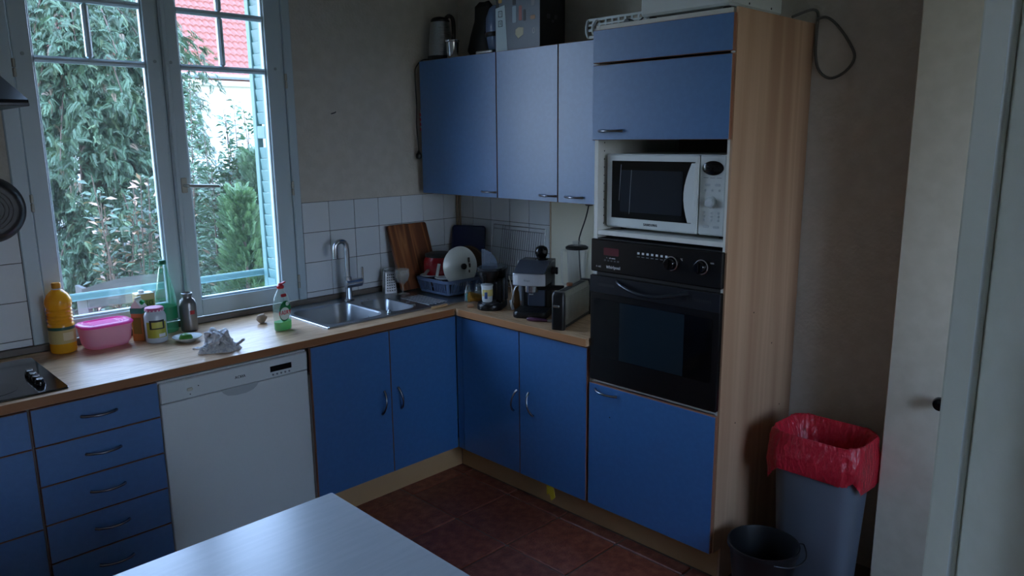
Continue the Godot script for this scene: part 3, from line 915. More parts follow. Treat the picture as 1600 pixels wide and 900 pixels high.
func dishwasher() -> void:
	var o := thing("dishwasher", "white dishwasher front with a narrow control strip between the blue units", "dishwasher", V(-2.013, 0, 0.60))
	var st := S(); bx(st, V(0.002, 0.1, -0.56), V(0.608, 0.832, -0.016)); part("body", st, mats.white_app, o)
	st = S(); bx(st, V(0.004, 0.15, -0.015), V(0.606, 0.745, 0.0), 0.003); part("door", st, mats.white_app, o)
	st = S(); bx(st, V(0.004, 0.748, -0.015), V(0.606, 0.826, 0.004), 0.004); var c := part("control_panel", st, mats.white_app, o)
	st = S(); bx(st, V(0.01, 0.1, -0.05), V(0.60, 0.147, -0.03)); part("kick_plate", st, mats.white_app, o)
	st = S(); prism(st, PackedVector2Array([Vector2(0.232, 0.7475), Vector2(0.240, 0.732), Vector2(0.256, 0.720), Vector2(0.29, 0.714), Vector2(0.33, 0.714), Vector2(0.362, 0.722), Vector2(0.378, 0.734), Vector2(0.386, 0.7475)]), 0.004, T(0, 0, 0.001)); part("grip_recess", st, M("grip", C(176, 184, 184), 0.4), o)
	st = S(); bx(st, V(0.437, 0.774, 0.004), V(0.531, 0.798, 0.0056), 0.0005); part("display", st, mats.black_gloss, c)
	text("logo", "ACMA", 0.011, mats.mark_dark, c, T(0.31, 0.786, 0.0045), true)
	st = S(); slab(st, 0.022, 0.012, 0.005, 0.004, 0.001, T(0.112, 0.783, 0.005)); part("button", st, M("btn", C(198, 196, 180), 0.4), c)
	for k in 5:
		st = S(); cyl(st, V(0.448 + k * 0.018, 0.762, 0.004), V(0.448 + k * 0.018, 0.762, 0.0065), 0.004, -1, 10); part("button", st, mats.grey_mark, c)
	for p in [[0.112, 0.764], [0.145, 0.79]]:
		st = S(); cyl(st, V(p[0], p[1], 0.004), V(p[0], p[1], 0.0052), 0.0022, -1, 8); part("lamp", st, mats.mark_dark, c)

func tall_unit() -> void:
	var o := thing("tall_oven_cabinet", "tall beech and blue cabinet that houses the oven and the microwave", "cabinet", V(0, 0, 1.4734), -90)
	var w := 0.597
	var st := S()
	prism(st, PackedVector2Array([Vector2(-0.003, 0.0), Vector2(-0.525, 0.0), Vector2(-0.525, 0.149), Vector2(-0.579, 0.149), Vector2(-0.579, 2.118), Vector2(-0.003, 2.118)]), 0.009, T(w - 0.0045, 0, 0, 0, 90)); part("side_panel", st, mats.beech, o)
	st = S(); bx(st, V(w - 0.0186, 0.152, 0.003), V(w - 0.0092, 2.1, 0.579)); part("side_lining", st, mats.carcass, o)
	st = S(); bx(st, V(0.0, 0.152, 0.003), V(0.018, 2.118, 0.579)); part("side_panel", st, mats.carcass, o)
	for e in [["shelf", 1.318, 1.336, 0.577], ["shelf", 0.7, 0.717, 0.577], ["top_board", 2.1005, 2.118, 0.579], ["shelf", 1.702, 1.72, 0.56], ["bottom_board", 0.152, 0.17, 0.56]]:
		st = S(); bx(st, V(0.0182, e[1], 0.006), V(w - 0.0188, e[2], e[3]), 0.001); part(e[0], st, mats.carcass, o)
	st = S(); bx(st, V(0.0182, 1.336, 0.004), V(w - 0.0188, 2.1, 0.012)); part("back_panel", st, M("back", C(120, 116, 108), 0.8), o)
	for k in 11:
		st = S(); cyl(st, V(0.018, 1.36 + k * 0.032, 0.54), V(0.0186, 1.36 + k * 0.032, 0.54), 0.0028, -1, 8); part("peg_hole", st, mats.mark_dark, o)
	var d := front("door", o, 0.001, 0.152, w - 0.004, 0.6985, 0.580)
	bow_handle(d, T(-0.205, 0.247, 0.019, 0, 0, -4), 0.112, 0.026)
	st = S(); cyl(st, V(-0.185, 0.145, 0.0187), V(-0.185, 0.145, 0.0197), 0.003, -1, 8); part("screw_hole", st, mats.mark_dark, d)
	d = front("door", o, 0.001, 1.690, w - 0.004, 1.9705, 0.580)
	bow_handle(d, T(-0.203, -0.106, 0.019), 0.112, 0.026)
	d = front("flap", o, 0.001, 1.979, w - 0.004, 2.0995, 0.580)
	for p in [[0.003, 1.975], [w - 0.012, 1.975]]:
		st = S(); box(st, V(p[0] + 0.004, p[1], 0.588), V(0.012, 0.004, 0.012), 0.001); part("bumper", st, mats.white, o)
	for p in [[0.46, 0.64], [0.1, 0.62], [0.2, 0.9], [0.36, 1.05]]:
		st = S(); cyl(st, V(w, p[1], p[0]), V(w + 0.0008, p[1], p[0]), 0.003, -1, 8); part("screw_cap", st, M("cap", C(60, 44, 32), 0.6), o)
	# oven
	o = thing("built_in_oven", "black built-in oven with two control knobs below the microwave", "oven", V(0, 0, 1.4734), -90)
	var ov := M("oven", C(20, 18, 18), 0.22)
	st = S(); bx(st, V(0.021, 0.72, 0.05), V(w - 0.022, 1.305, 0.5785)); part("body", st, mats.black_soft, o)
	st = S(); bx(st, V(0.004, 1.172, 0.5815), V(w - 0.003, 1.3035, 0.601), 0.004); var c := part("control_panel", st, ov, o)
	st = S(); slab(st, 0.074, 0.03, 0.003, 0.002, 0.0005, T(0.107, 1.2575, 0.6015)); part("display", st, M("display", C(96, 46, 52), 0.2), c)
	for k in 5:
		st = S(); slab(st, 0.009, 0.006, 0.001, 0.003, 0.0008, T(0.078 + k * 0.016, 1.222, 0.602)); part("button", st, M("dark_btn", C(70, 70, 72), 0.4), c)
	text("marking", "+  -   ok  menu", 0.005, mats.mark_white, c, T(0.105, 1.2325, 0.6013))
	text("logo", "Whirlpool", 0.0105, mats.mark_white, c, T(0.118, 1.196, 0.6013), true)
	text("marking", "O  AKZ", 0.006, mats.mark_white, c, T(0.045, 1.194, 0.6013))
	for k in 7:
		st = S(); bx(st, V(0.232 + k * 0.021, 1.2615, 0.6008), V(0.242 + k * 0.021, 1.2695, 0.6016)); part("symbol", st, mats.mark_white, c)
		st = S(); bx(st, V(0.231 + k * 0.021, 1.251, 0.6008), V(0.243 + k * 0.021, 1.253, 0.6016)); part("symbol", st, mats.grey_mark, c)
	for p in [[0.386, 1.243], [0.512, 1.244]]:
		st = S(); lathe(st, [Vector2(0.027, 0), Vector2(0.0275, 0.004), Vector2(0.025, 0.006)], 28, T(p[0], p[1], 0.601, 90)); var kn := part("knob_ring", st, mats.chrome, c)
		st = S(); lathe(st, [Vector2(0.0235, 0.006), Vector2(0.022, 0.022), Vector2(0.019, 0.025)], 28, T(p[0], p[1], 0.601, 90)); box(st, V(p[0], p[1], 0.629), V(0.008, 0.036, 0.009), 0.002); part("knob", st, mats.black_gloss, kn)
	text("marking", "\u00b0C", 0.007, mats.mark_white, c, T(0.428, 1.262, 0.6013)); text("marking", "min", 0.006, mats.mark_white, c, T(0.553, 1.262, 0.6013))
	st = S(); bx(st, V(0.004, 0.716, 0.5815), V(w - 0.003, 1.158, 0.602), 0.004); d = part("door", st, ov, o)
	st = S(); bx(st, V(0.005, 1.088, 0.602), V(w - 0.004, 1.156, 0.6055), 0.0015); part("door_top_strip", st, M("strip_dark", C(38, 40, 46), 0.3, 0.4), d)
	st = S()
	var pts := []
	for i in 15:
		var t := i / 14.0
		pts.append(V(0.14 + 0.325 * t, 1.143 - 0.03 * sin(PI * t), 0.604 + 0.032 * sin(PI * t) ** 0.6))
	tube(st, pts, 0.0085, 10); part("door_handle", st, M("grip_dark", C(52, 56, 62), 0.2, 0.5), d)
	for x in [[0.045, 0.125], [0.46, 0.555]]:
		for k in 14:
			st = S(); box(st, V(lerpf(x[0], x[1], k / 13.0), 1.122, 0.6058), V(0.0035, 0.01, 0.0012)); part("vent_slot", st, mats.mark_dark, d)
	st = S(); slab(st, 0.54, 0.24, 0.01, 0.003, 0.0006, T(0.295, 0.942, 0.6022)); var g := part("window_frame", st, M("oven_glass", C(9, 9, 11), 0.06), d)
	st = S(); slab(st, 0.295, 0.236, 0.002, 0.001, 0.0002, T(0.303, 0.942, 0.6041)); part("window_glass", st, M("oven_pane", C(30, 40, 46), 0.06), g)
	# microwave
	o = thing("microwave", "white microwave with a dark window and dial in the niche above the oven", "microwave", V(-0.20, 1.3365, 1.508), -90)
	var W := 0.526; var H := 0.286
	st = S(); bx(st, V(0.002, 0.014, 0.0), V(W - 0.002, 0.014 + H, 0.32), 0.004); part("body", st, mats.white_app, o)
	for p in [[0.04, 0.03], [W - 0.04, 0.03], [0.04, 0.28], [W - 0.04, 0.28], ]:
		st = S(); cyl(st, V(p[0], 0, p[1]), V(p[0], 0.014, p[1]), 0.012, -1, 12); part("foot", st, mats.black_soft, o)
	var sx := 0.418
	st = S(); bx(st, V(0.0, 0.014, 0.3205), V(sx - 0.001, 0.014 + H, 0.347), 0.006); d = part("door", st, mats.white_app, o)
	st = S(); bx(st, V(sx + 0.001, 0.014, 0.3205), V(W, 0.014 + H, 0.345), 0.006); c = part("control_panel", st, mats.white_app, o)
	var glass := PackedVector2Array([Vector2(0.03, 0.052), Vector2(0.392, 0.052)])
	for i in 9:
		var t := i / 8.0
		glass.append(Vector2(0.392 - 0.036 * sin(PI * (0.1 + 0.8 * t)) + 0.012 + 0.010 * t, 0.052 + 0.222 * t))
	glass.append(Vector2(0.03, 0.274))
	st = S(); prism(st, glass, 0.003, T(0, 0, 0.3475)); g = part("window_frame", st, M("mw_glass", C(8, 8, 9), 0.06), d)
	st = S(); slab(st, 0.282, 0.162, 0.004, 0.001, 0.0002, T(0.213, 0.158, 0.3496)); part("window_glass", st, M("mw_pane", C(34, 40, 48), 0.12), g)
	for e in [[0.075, 0.19, 0.07, 0.01], [0.125, 0.17, 0.1, 0.02]]:
		st = S(); tube(st, [V(e[0], e[1] + 0.07, 0.3502), V(e[0] - 0.004, e[1], 0.3502), V(e[0] - 0.008, e[1] - e[2], 0.3502)], 0.0012, 5); part("drip_stain", st, M("drip", C(120, 128, 136), 0.6), g)
	# crescent door handle
	st = S()
	var hp := PackedVector2Array()
	for i in 9:
		var t := i / 8.0
		hp.append(Vector2(0.400 - 0.036 * sin(PI * (0.1 + 0.8 * t)) + 0.010 * t, 0.056 + 0.214 * t))
	hp.reverse()
	hp.append(Vector2(0.413, 0.056)); hp.append(Vector2(0.414, 0.163)); hp.append(Vector2(0.413, 0.27))
	prism(st, hp, 0.018, T(0, 0, 0.357)); part("door_grip", st, mats.white_app, d)
	text("logo", "SAMSUNG", 0.0095, mats.mark_dark, d, T(0.215, 0.033, 0.3475), true)
	st = S(); lathe(st, [Vector2(0.041, 0), Vector2(0.042, 0.002), Vector2(0.039, 0.0035), Vector2(0.001, 0.004)], 36, T(0.474, 0.254, 0.345, 90), true, true, 0.6); part("display", st, mats.black_gloss, c)
	st = S(); lathe(st, [Vector2(0.022, 0), Vector2(0.022, 0.003), Vector2(0.019, 0.004)], 28, T(0.471, 0.134, 0.345, 90)); lathe(st, [Vector2(0.017, 0.004), Vector2(0.0165, 0.016), Vector2(0.013, 0.019)], 28, T(0.471, 0.134, 0.345, 90)); part("dial", st, M("dial", C(196, 204, 206), 0.25), c)
	for r in [[0.195, 2, 0.021], [0.176, 3, 0.008], [0.096, 3, 0.008], [0.083, 3, 0.008], [0.07, 3, 0.008], [0.046, 2, 0.024]]:
		for k in r[1]:
			st = S(); slab(st, r[2], 0.009, 0.004, 0.003, 0.001, T(0.474 + (k - (r[1] - 1) / 2.0) * (0.04 if r[1] == 2 else 0.028), r[0], 0.3455)); part("button", st, M("dial"), c)
	for k in 3:
		st = S(); bx(st, V(0.437 + k * 0.026, 0.219, 0.3445), V(0.457 + k * 0.026, 0.2205, 0.3456)); part("marking", st, mats.grey_mark, c)

func table() -> void:
	var o := thing("kitchen_table", "pale table with a white wood-grained top at the front of the picture", "table", V(-2.345, 0, 2.265))
	var st := S(); slab(st, 0.81, 1.2, 0.008, 0.03, 0.004, T(0, 0.735, 0, -90)); part("tabletop", st, mats.table, o)
	for x in [-0.36, 0.36]:
		for z in [-0.555, 0.555]:
			st = S(); bx(st, V(x - 0.025, 0, z - 0.025), V(x + 0.025, 0.719, z + 0.025), 0.004); part("leg", st, mats.white, o)
	for e in [[-0.334, -0.57, 0.334, -0.55], [-0.334, 0.55, 0.334, 0.57], [-0.375, -0.529, -0.355, 0.529], [0.355, -0.529, 0.375, 0.529]]:
		st = S(); bx(st, V(e[0], 0.64, e[1]), V(e[2], 0.719, e[3])); part("apron", st, mats.white, o)

# ---------------------------------------------------------------- things on the worktop
const WT := 0.8853     # top of the long worktop
const WS := 0.8877     # top of the short worktop

func ring_noise(ring: PackedVector3Array, amp: float, f: FastNoiseLite) -> PackedVector3Array:
	var o := PackedVector3Array()
	for p in ring: o.append(p + V(f.get_noise_3d(p.x * 100, p.y * 100, p.z * 100), 0.5 * f.get_noise_3d(p.y * 100, p.z * 100, p.x * 100), f.get_noise_3d(p.z * 100, p.x * 100, p.y * 100)) * amp)
	return o

func fn(freq: float, sd: int) -> FastNoiseLite:
	var f := FastNoiseLite.new()
	f.frequency = freq; f.seed = sd; f.noise_type = FastNoiseLite.TYPE_SIMPLEX_SMOOTH; f.fractal_octaves = 3
	return f

# part of a cylinder's side, seen as a label: from angle a0 to a1 (degrees, 0 = +z, 90 = +x)
func band_of(st: SurfaceTool, r: float, y0: float, y1: float, a0: float, a1: float, seg := 12) -> void:
	st.set_smooth_group(1)
	for i in seg:
		var a := deg_to_rad(lerpf(a0, a1, float(i) / seg)); var b := deg_to_rad(lerpf(a0, a1, float(i + 1) / seg))
		quad(st, V(r * sin(a), y0, r * cos(a)), V(r * sin(b), y0, r * cos(b)), V(r * sin(b), y1, r * cos(b)), V(r * sin(a), y1, r * cos(a)))

func window_side_items() -> void:
	# drink bottle
	var o := thing("juice_bottle", "yellow orange-drink bottle with a ribbed waist, standing beside the hob", "bottle", V(-2.178, WT, 0.088), 10)
	var st := S()
	var prof := [Vector2(0.036, 0.0), Vector2(0.044, 0.004), Vector2(0.0465, 0.012), Vector2(0.0465, 0.112)]
	for k in 5: prof += [Vector2(0.0445, 0.118 + k * 0.014), Vector2(0.0425, 0.123 + k * 0.014), Vector2(0.0455, 0.129 + k * 0.014)]
	prof += [Vector2(0.0475, 0.2), Vector2(0.046, 0.214), Vector2(0.038, 0.232), Vector2(0.024, 0.247), Vector2(0.0145, 0.254), Vector2(0.0145, 0.262)]
	lathe(st, prof, 32); part("bottle_body", st, glow_through("orange_drink", C(240, 180, 44), C(170, 120, 20), 0.18), o)
	st = S(); lathe(st, [Vector2(0.0155, 0.258), Vector2(0.0165, 0.26), Vector2(0.0165, 0.276), Vector2(0.0145, 0.279)], 24); part("cap", st, M("cap_yellow", C(214, 142, 26), 0.4), o)
	st = S(); lathe(st, [Vector2(0.0160, 0.2535), Vector2(0.0160, 0.2575)], 24); part("collar", st, mats.white, o)
	st = S(); band_of(st, 0.0471, 0.042, 0.098, -180, 180, 32); var lb := part("label", st, M("label_tan", C(206, 182, 122), 0.45), o)
	st = S(); band_of(st, 0.0474, 0.096, 0.108, -180, 180, 32); part("label_band", st, M("label_green", C(38, 84, 70), 0.45), lb)
	st = S(); band_of(st, 0.0474, 0.055, 0.086, -20, 30); part("label_print", st, M("label_cream", C(226, 208, 168), 0.45), lb)
	# pink food box
	o = thing("food_container", "pale pink plastic food box with a bright pink lid below the left sash", "container", V(-2.03, WT, 0.115), 4)
	st = S(); loft(st, [rring(0.135, 0.08, 0.036, 0.0), rring(0.158, 0.102, 0.042, 0.006), rring(0.176, 0.12, 0.045, 0.022), rring(0.186, 0.13, 0.045, 0.07), rring(0.188, 0.132, 0.045, 0.086), rring(0.192, 0.136, 0.045, 0.087), rring(0.192, 0.136, 0.045, 0.091)], true, true); part("tub", st, glow_through("pink_tub", C(240, 200, 212), C(230, 170, 196), 0.3), o)
	st = S(); loft(st, [rring(0.195, 0.139, 0.046, 0.0912), rring(0.199, 0.143, 0.047, 0.093), rring(0.199, 0.143, 0.047, 0.098), rring(0.191, 0.135, 0.044, 0.102), rring(0.16, 0.106, 0.036, 0.1035), rring(0.154, 0.1, 0.034, 0.0995)], true, true); var lid := part("lid", st, glow_through("pink_lid", C(236, 110, 186), C(236, 90, 180), 0.25), o)
	st = S()
	for e in [[-0.05, 0.0, 0.07], [0.05, 0.0, 0.07], [0.062, 0.0, 0.07]]: box(st, V(e[0], 0.0995, e[1]), V(0.005, 0.004, e[2]), 0.0015)
	part("lid_rib", st, mats.pink_lid, lid)
	# cartons
	var paper := M("carton", C(226, 224, 214), 0.4)
	o = thing("juice_carton", "orange juice carton with a gabled top and green band, behind the pickle jar", "carton", V(-1.896, WT, 0.119), 43)
	st = S(); box(st, V(0, 0.07, 0), V(0.048, 0.14, 0.048), 0.002); part("carton_body", st, M("carton_orange", C(206, 128, 62), 0.4), o)
	st = S()
	loft(st, [PackedVector3Array([V(0.024, 0.14, -0.024), V(-0.024, 0.14, -0.024), V(-0.024, 0.14, 0.024), V(0.024, 0.14, 0.024)]), PackedVector3Array([V(0.024, 0.172, -0.002), V(-0.024, 0.172, -0.002), V(-0.024, 0.172, 0.002), V(0.024, 0.172, 0.002)]), PackedVector3Array([V(0.024, 0.182, -0.002), V(-0.024, 0.182, -0.002), V(-0.024, 0.182, 0.002), V(0.024, 0.182, 0.002)])], false, true, true, false); part("gable_top", st, paper, o)
	st = S(); bx(st, V(-0.0244, 0.116, -0.0244), V(0.0244, 0.139, 0.0244)); part("printed_band", st, M("label_teal", C(40, 128, 98), 0.4), o)
	st = S(); bx(st, V(-0.018, 0.03, -0.0246), V(0.018, 0.1, 0.0246), 0.001); bx(st, V(-0.0246, 0.03, -0.018), V(0.0246, 0.1, 0.018), 0.001); part("fruit_print", st, M("print_olive", C(146, 120, 54), 0.45), o)
	st = S(); cyl(st, V(0.0, 0.154, 0.010), V(0.0, 0.166, 0.022), 0.009, -1, 14, 0.001); part("cap", st, M("cap_green", C(30, 140, 70), 0.4), o)
	o = thing("drink_carton", "green and white drink carton with a cap, between juice carton and green bottle", "carton", V(-1.851, WT, 0.0545), 0)
	st = S(); box(st, V(0, 0.0925, 0), V(0.072, 0.185, 0.058), 0.002); part("carton_body", st, M("carton_b", C(196, 180, 120), 0.4), o)
	st = S(); bx(st, V(-0.0355, 0.168, -0.0285), V(0.0355, 0.1862, 0.0285), 0.002); part("carton_top", st, paper, o)
	st = S(); bx(st, V(-0.024, 0.13, 0.0291), V(0.03, 0.158, 0.0297)); part("label", st, M("label_lime", C(112, 140, 40), 0.4), o)
	text("print", "BIO", 0.02, M("print_green", C(50, 84, 24), 0.5), o, T(0.003, 0.144, 0.0298), true)
	st = S(); cyl(st, V(-0.008, 0.1862, 0.0), V(-0.008, 0.197, 0.0), 0.012, -1, 16, 0.0015); part("cap", st, mats.white, o)
	# pickle jar
	o = thing("glass_jar", "glass jar with a pink checked lid and a yellow-green label in front of the cartons", "jar", V(-1.862, WT, 0.198), 0)
	st = S(); lathe(st, [Vector2(0.034, 0.0), Vector2(0.041, 0.004), Vector2(0.042, 0.012), Vector2(0.042, 0.112), Vector2(0.038, 0.124), Vector2(0.033, 0.13), Vector2(0.033, 0.138)], 32); part("jar_body", st, glow_through("frosted", C(206, 212, 216), C(200, 210, 214), 0.12), o)
	st = S(); lathe(st, [Vector2(0.0345, 0.132), Vector2(0.0365, 0.133), Vector2(0.0365, 0.144), Vector2(0.034, 0.147), Vector2(0.028, 0.1475)], 32); part("lid", st, M("lid_pink", C(196, 96, 136), 0.35), o)
	st = S()
	for k in 16:
		var a := TAU * k / 16; box(st, V(0.0366 * sin(a), 0.1355, 0.0366 * cos(a)), V(0.006, 0.005, 0.002), 0.0005, Basis(V(0, 1, 0), a))
	part("lid_check", st, M("lid_white", C(230, 214, 220), 0.4), o)
	st = S(); band_of(st, 0.0425, 0.024, 0.09, -72, 44, 20); lb = part("label", st, M("label_yg", C(176, 172, 62), 0.45), o)
	st = S(); band_of(st, 0.0429, 0.06, 0.098, -52, 30, 14); part("label_border", st, mats.mark_dark, lb)
	st = S(); band_of(st, 0.0432, 0.065, 0.09, -40, 18, 10); part("label_panel", st, M("label_yg2", C(190, 184, 84), 0.45), lb)
	st = S(); band_of(st, 0.0429, 0.027, 0.041, -6, 32, 8); part("barcode", st, mats.white, lb)
	# green bottle
	o = thing("water_bottle", "tall empty green plastic bottle tapering to a green cap before the window", "bottle", V(-1.766, WT, 0.068), 0)
	var gp := glassy("green_plastic", C(70, 190, 140), 0.42, 0.08)
	st = S()
	prof = [Vector2(0.03, 0.0), Vector2(0.04, 0.005), Vector2(0.042, 0.015)]
	for k in 6: prof += [Vector2(0.042, 0.02 + k * 0.016), Vector2(0.0395, 0.028 + k * 0.016)]
	prof += [Vector2(0.042, 0.12), Vector2(0.041, 0.15), Vector2(0.035, 0.195), Vector2(0.026, 0.24), Vector2(0.017, 0.28), Vector2(0.0135, 0.292), Vector2(0.0135, 0.302)]
	lathe(st, prof, 28); part("bottle_body", st, gp, o)
	st = S(); lathe(st, [Vector2(0.0148, 0.299), Vector2(0.0155, 0.3), Vector2(0.0155, 0.314), Vector2(0.0135, 0.3165)], 24); part("cap", st, M("cap_dkgreen", C(18, 110, 74), 0.4), o)
	st = S(); band_of(st, 0.0428, 0.062, 0.116, -180, 180, 28); part("label", st, M("label_leaf", C(30, 134, 88), 0.4), o)
	# steel flask
	o = thing("steel_flask", "brushed steel drinking flask with a small red emblem and open neck", "flask", V(-1.693, WT, 0.112), 0)
	st = S(); lathe(st, [Vector2(0.03, 0.0), Vector2(0.034, 0.004), Vector2(0.035, 0.012), Vector2(0.035, 0.12), Vector2(0.031, 0.136), Vector2(0.022, 0.145), Vector2(0.02, 0.15), Vector2(0.02, 0.156), Vector2(0.024, 0.158), Vector2(0.024, 0.168), Vector2(0.021, 0.17), Vector2(0.019, 0.166), Vector2(0.018, 0.11)], 32, Transform3D.IDENTITY, true, false); part("flask_body", st, M("flask", C(138, 136, 136), 0.32, 0.85), o)
	st = S(); band_of(st, 0.0354, 0.077, 0.094, -10, 26, 8); part("emblem", st, M("emblem_red", C(176, 36, 48), 0.4), o)
	# saucer with lime
	o = thing("saucer", "small white saucer in front of the steel flask", "dish", V(-1.772, WT, 0.285), 0)
	st = S(); lathe(st, [Vector2(0.03, 0.0), Vector2(0.032, 0.003), Vector2(0.05, 0.013), Vector2(0.058, 0.02), Vector2(0.0585, 0.0215), Vector2(0.05, 0.016), Vector2(0.03, 0.007), Vector2(0.001, 0.006)], 36); part("dish_body", st, M("porcelain", C(206, 208, 204), 0.2), o)
	st = S(); lathe(st, [Vector2(0.01, 0.0), Vector2(0.026, 0.002), Vector2(0.027, 0.006), Vector2(0.022, 0.019), Vector2(0.01, 0.026), Vector2(0.001, 0.0268)], 24)
	single("lime_half", st, M("lime", C(72, 128, 40), 0.4), "dark green half lime lying cut side down on the saucer", "fruit", V(-1.774, WT + 0.0065, 0.275))
	# cloth
	o = single("dish_cloth", cloth_mesh(), G("cloth", noise("cloth", 0.05, [[0.3, C(186, 187, 196)], [0.45, C(212, 211, 213)], [0.75, C(228, 226, 224)]], 3), V(2.2, 2.2, 2.2), 0.95), "crumpled grey and white dish cloth near the front edge of the worktop", "cloth", V(-1.742, WT, 0.515), -20)
	o.scale = V(0.84, 1.12, 0.9)
	# stone
	st = S()
	var f := fn(0.3, 7)
	var rg := []
	for i in 9:
		var t := PI * i / 8.0
		rg.append(ring_noise(circle(maxf(0.026 * sin(t) ** 0.75, 0.0006), 0.021 - 0.021 * cos(t) , 16, T(0, 0, 0), maxf(0.018 * sin(t) ** 0.75, 0.0006)), 0.009, f))
	for ring in rg:
		for i in ring.size(): ring[i].y = maxf(ring[i].y, 0.0)
	loft(st, rg, true, true, true, true)
	single("stone", st, M("stone", C(176, 150, 130), 0.85), "small rough tan stone on the worktop left of the washing-up liquid", "stone", V(-1.41, WT, 0.222), 20)
	# washing-up liquid
	o = thing("dish_soap_bottle", "clear washing-up bottle with a red cap and green liquid beside the sink", "bottle", V(-1.402, WT, 0.402), 12)
	rg = []
	for e in [[0.074, 0.040, 0.0], [0.080, 0.046, 0.003], [0.083, 0.048, 0.012], [0.083, 0.048, 0.09], [0.080, 0.047, 0.12], [0.070, 0.044, 0.142], [0.055, 0.038, 0.158], [0.040, 0.03, 0.17], [0.027, 0.026, 0.18], [0.024, 0.024, 0.186]]: rg.append(rring(e[0], e[1], 0.0235 if e[1] > 0.047 else e[1] / 2.05, e[2]))
	st = S(); loft(st, rg); part("bottle_body", st, glassy("soap_clear", C(206, 232, 226), 0.26, 0.04), o)
	st = S(); loft(st, [rring(0.072, 0.038, 0.018, 0.003), rring(0.079, 0.044, 0.02, 0.006), rring(0.0805, 0.0455, 0.021, 0.03), rring(0.0805, 0.0455, 0.021, 0.04)]); part("liquid", st, glow_through("soap_green", C(10, 150, 44), C(20, 220, 60), 0.1), o)
	st = S(); loft(st, [rring(0.026, 0.026, 0.0128, 0.1845), rring(0.031, 0.029, 0.014, 0.187), rring(0.031, 0.029, 0.014, 0.196), rring(0.022, 0.022, 0.0108, 0.199), rring(0.013, 0.014, 0.0064, 0.208)]); box(st, V(0.012, 0.2055, 0.0), V(0.03, 0.007, 0.012), 0.002, Basis(V(0, 0, 1), 0.3)); part("cap", st, mats.red, o)
	st = S()
	var shield := PackedVector2Array()
	for i in 24:
		var a := TAU * i / 24
		shield.append(Vector2(0.031 * cos(a) + 0.005 * sin(a), 0.045 * sin(a)))
	prism(st, shield, 0.0012, T(-0.004, 0.088, 0.0246)); lb = part("label", st, M("fairy_green", C(10, 116, 62), 0.35), o)
	st = S()
	var inner := PackedVector2Array()
	for i in 24:
		var a := TAU * i / 24
		inner.append(Vector2(0.026 * cos(a), 0.025 * sin(a) - (0.005 if sin(a) < 0 else 0.0)))
	prism(st, inner, 0.0008, T(-0.006, 0.079, 0.0255)); part("label_panel", st, M("fairy_pale", C(214, 232, 222), 0.35), lb)
	text("lettering", "FAIRY", 0.0172, M("fairy_red", C(206, 32, 52), 0.4), lb, T(-0.0055, 0.081, 0.0262), true)
	st = S(); prism(st, PackedVector2Array([Vector2(-0.006, -0.003), Vector2(-0.003, -0.0075), Vector2(0.003, -0.0075), Vector2(0.006, -0.003), Vector2(0.0, 0.009)]), 0.0006, T(-0.008, 0.115, 0.0259)); part("drop_print", st, mats.fairy_green, lb)
	st = S(); cyl(st, V(0.010, 0.118, 0.0252), V(0.010, 0.118, 0.0262), 0.009, -1, 16); part("badge", st, mats.fairy_pale, lb)
	st = S(); slab(st, 0.03, 0.014, 0.0065, 0.001, 0.0003, T(-0.002, 0.156, 0.0195, -14)); part("neck_label", st, mats.emblem_red, o)

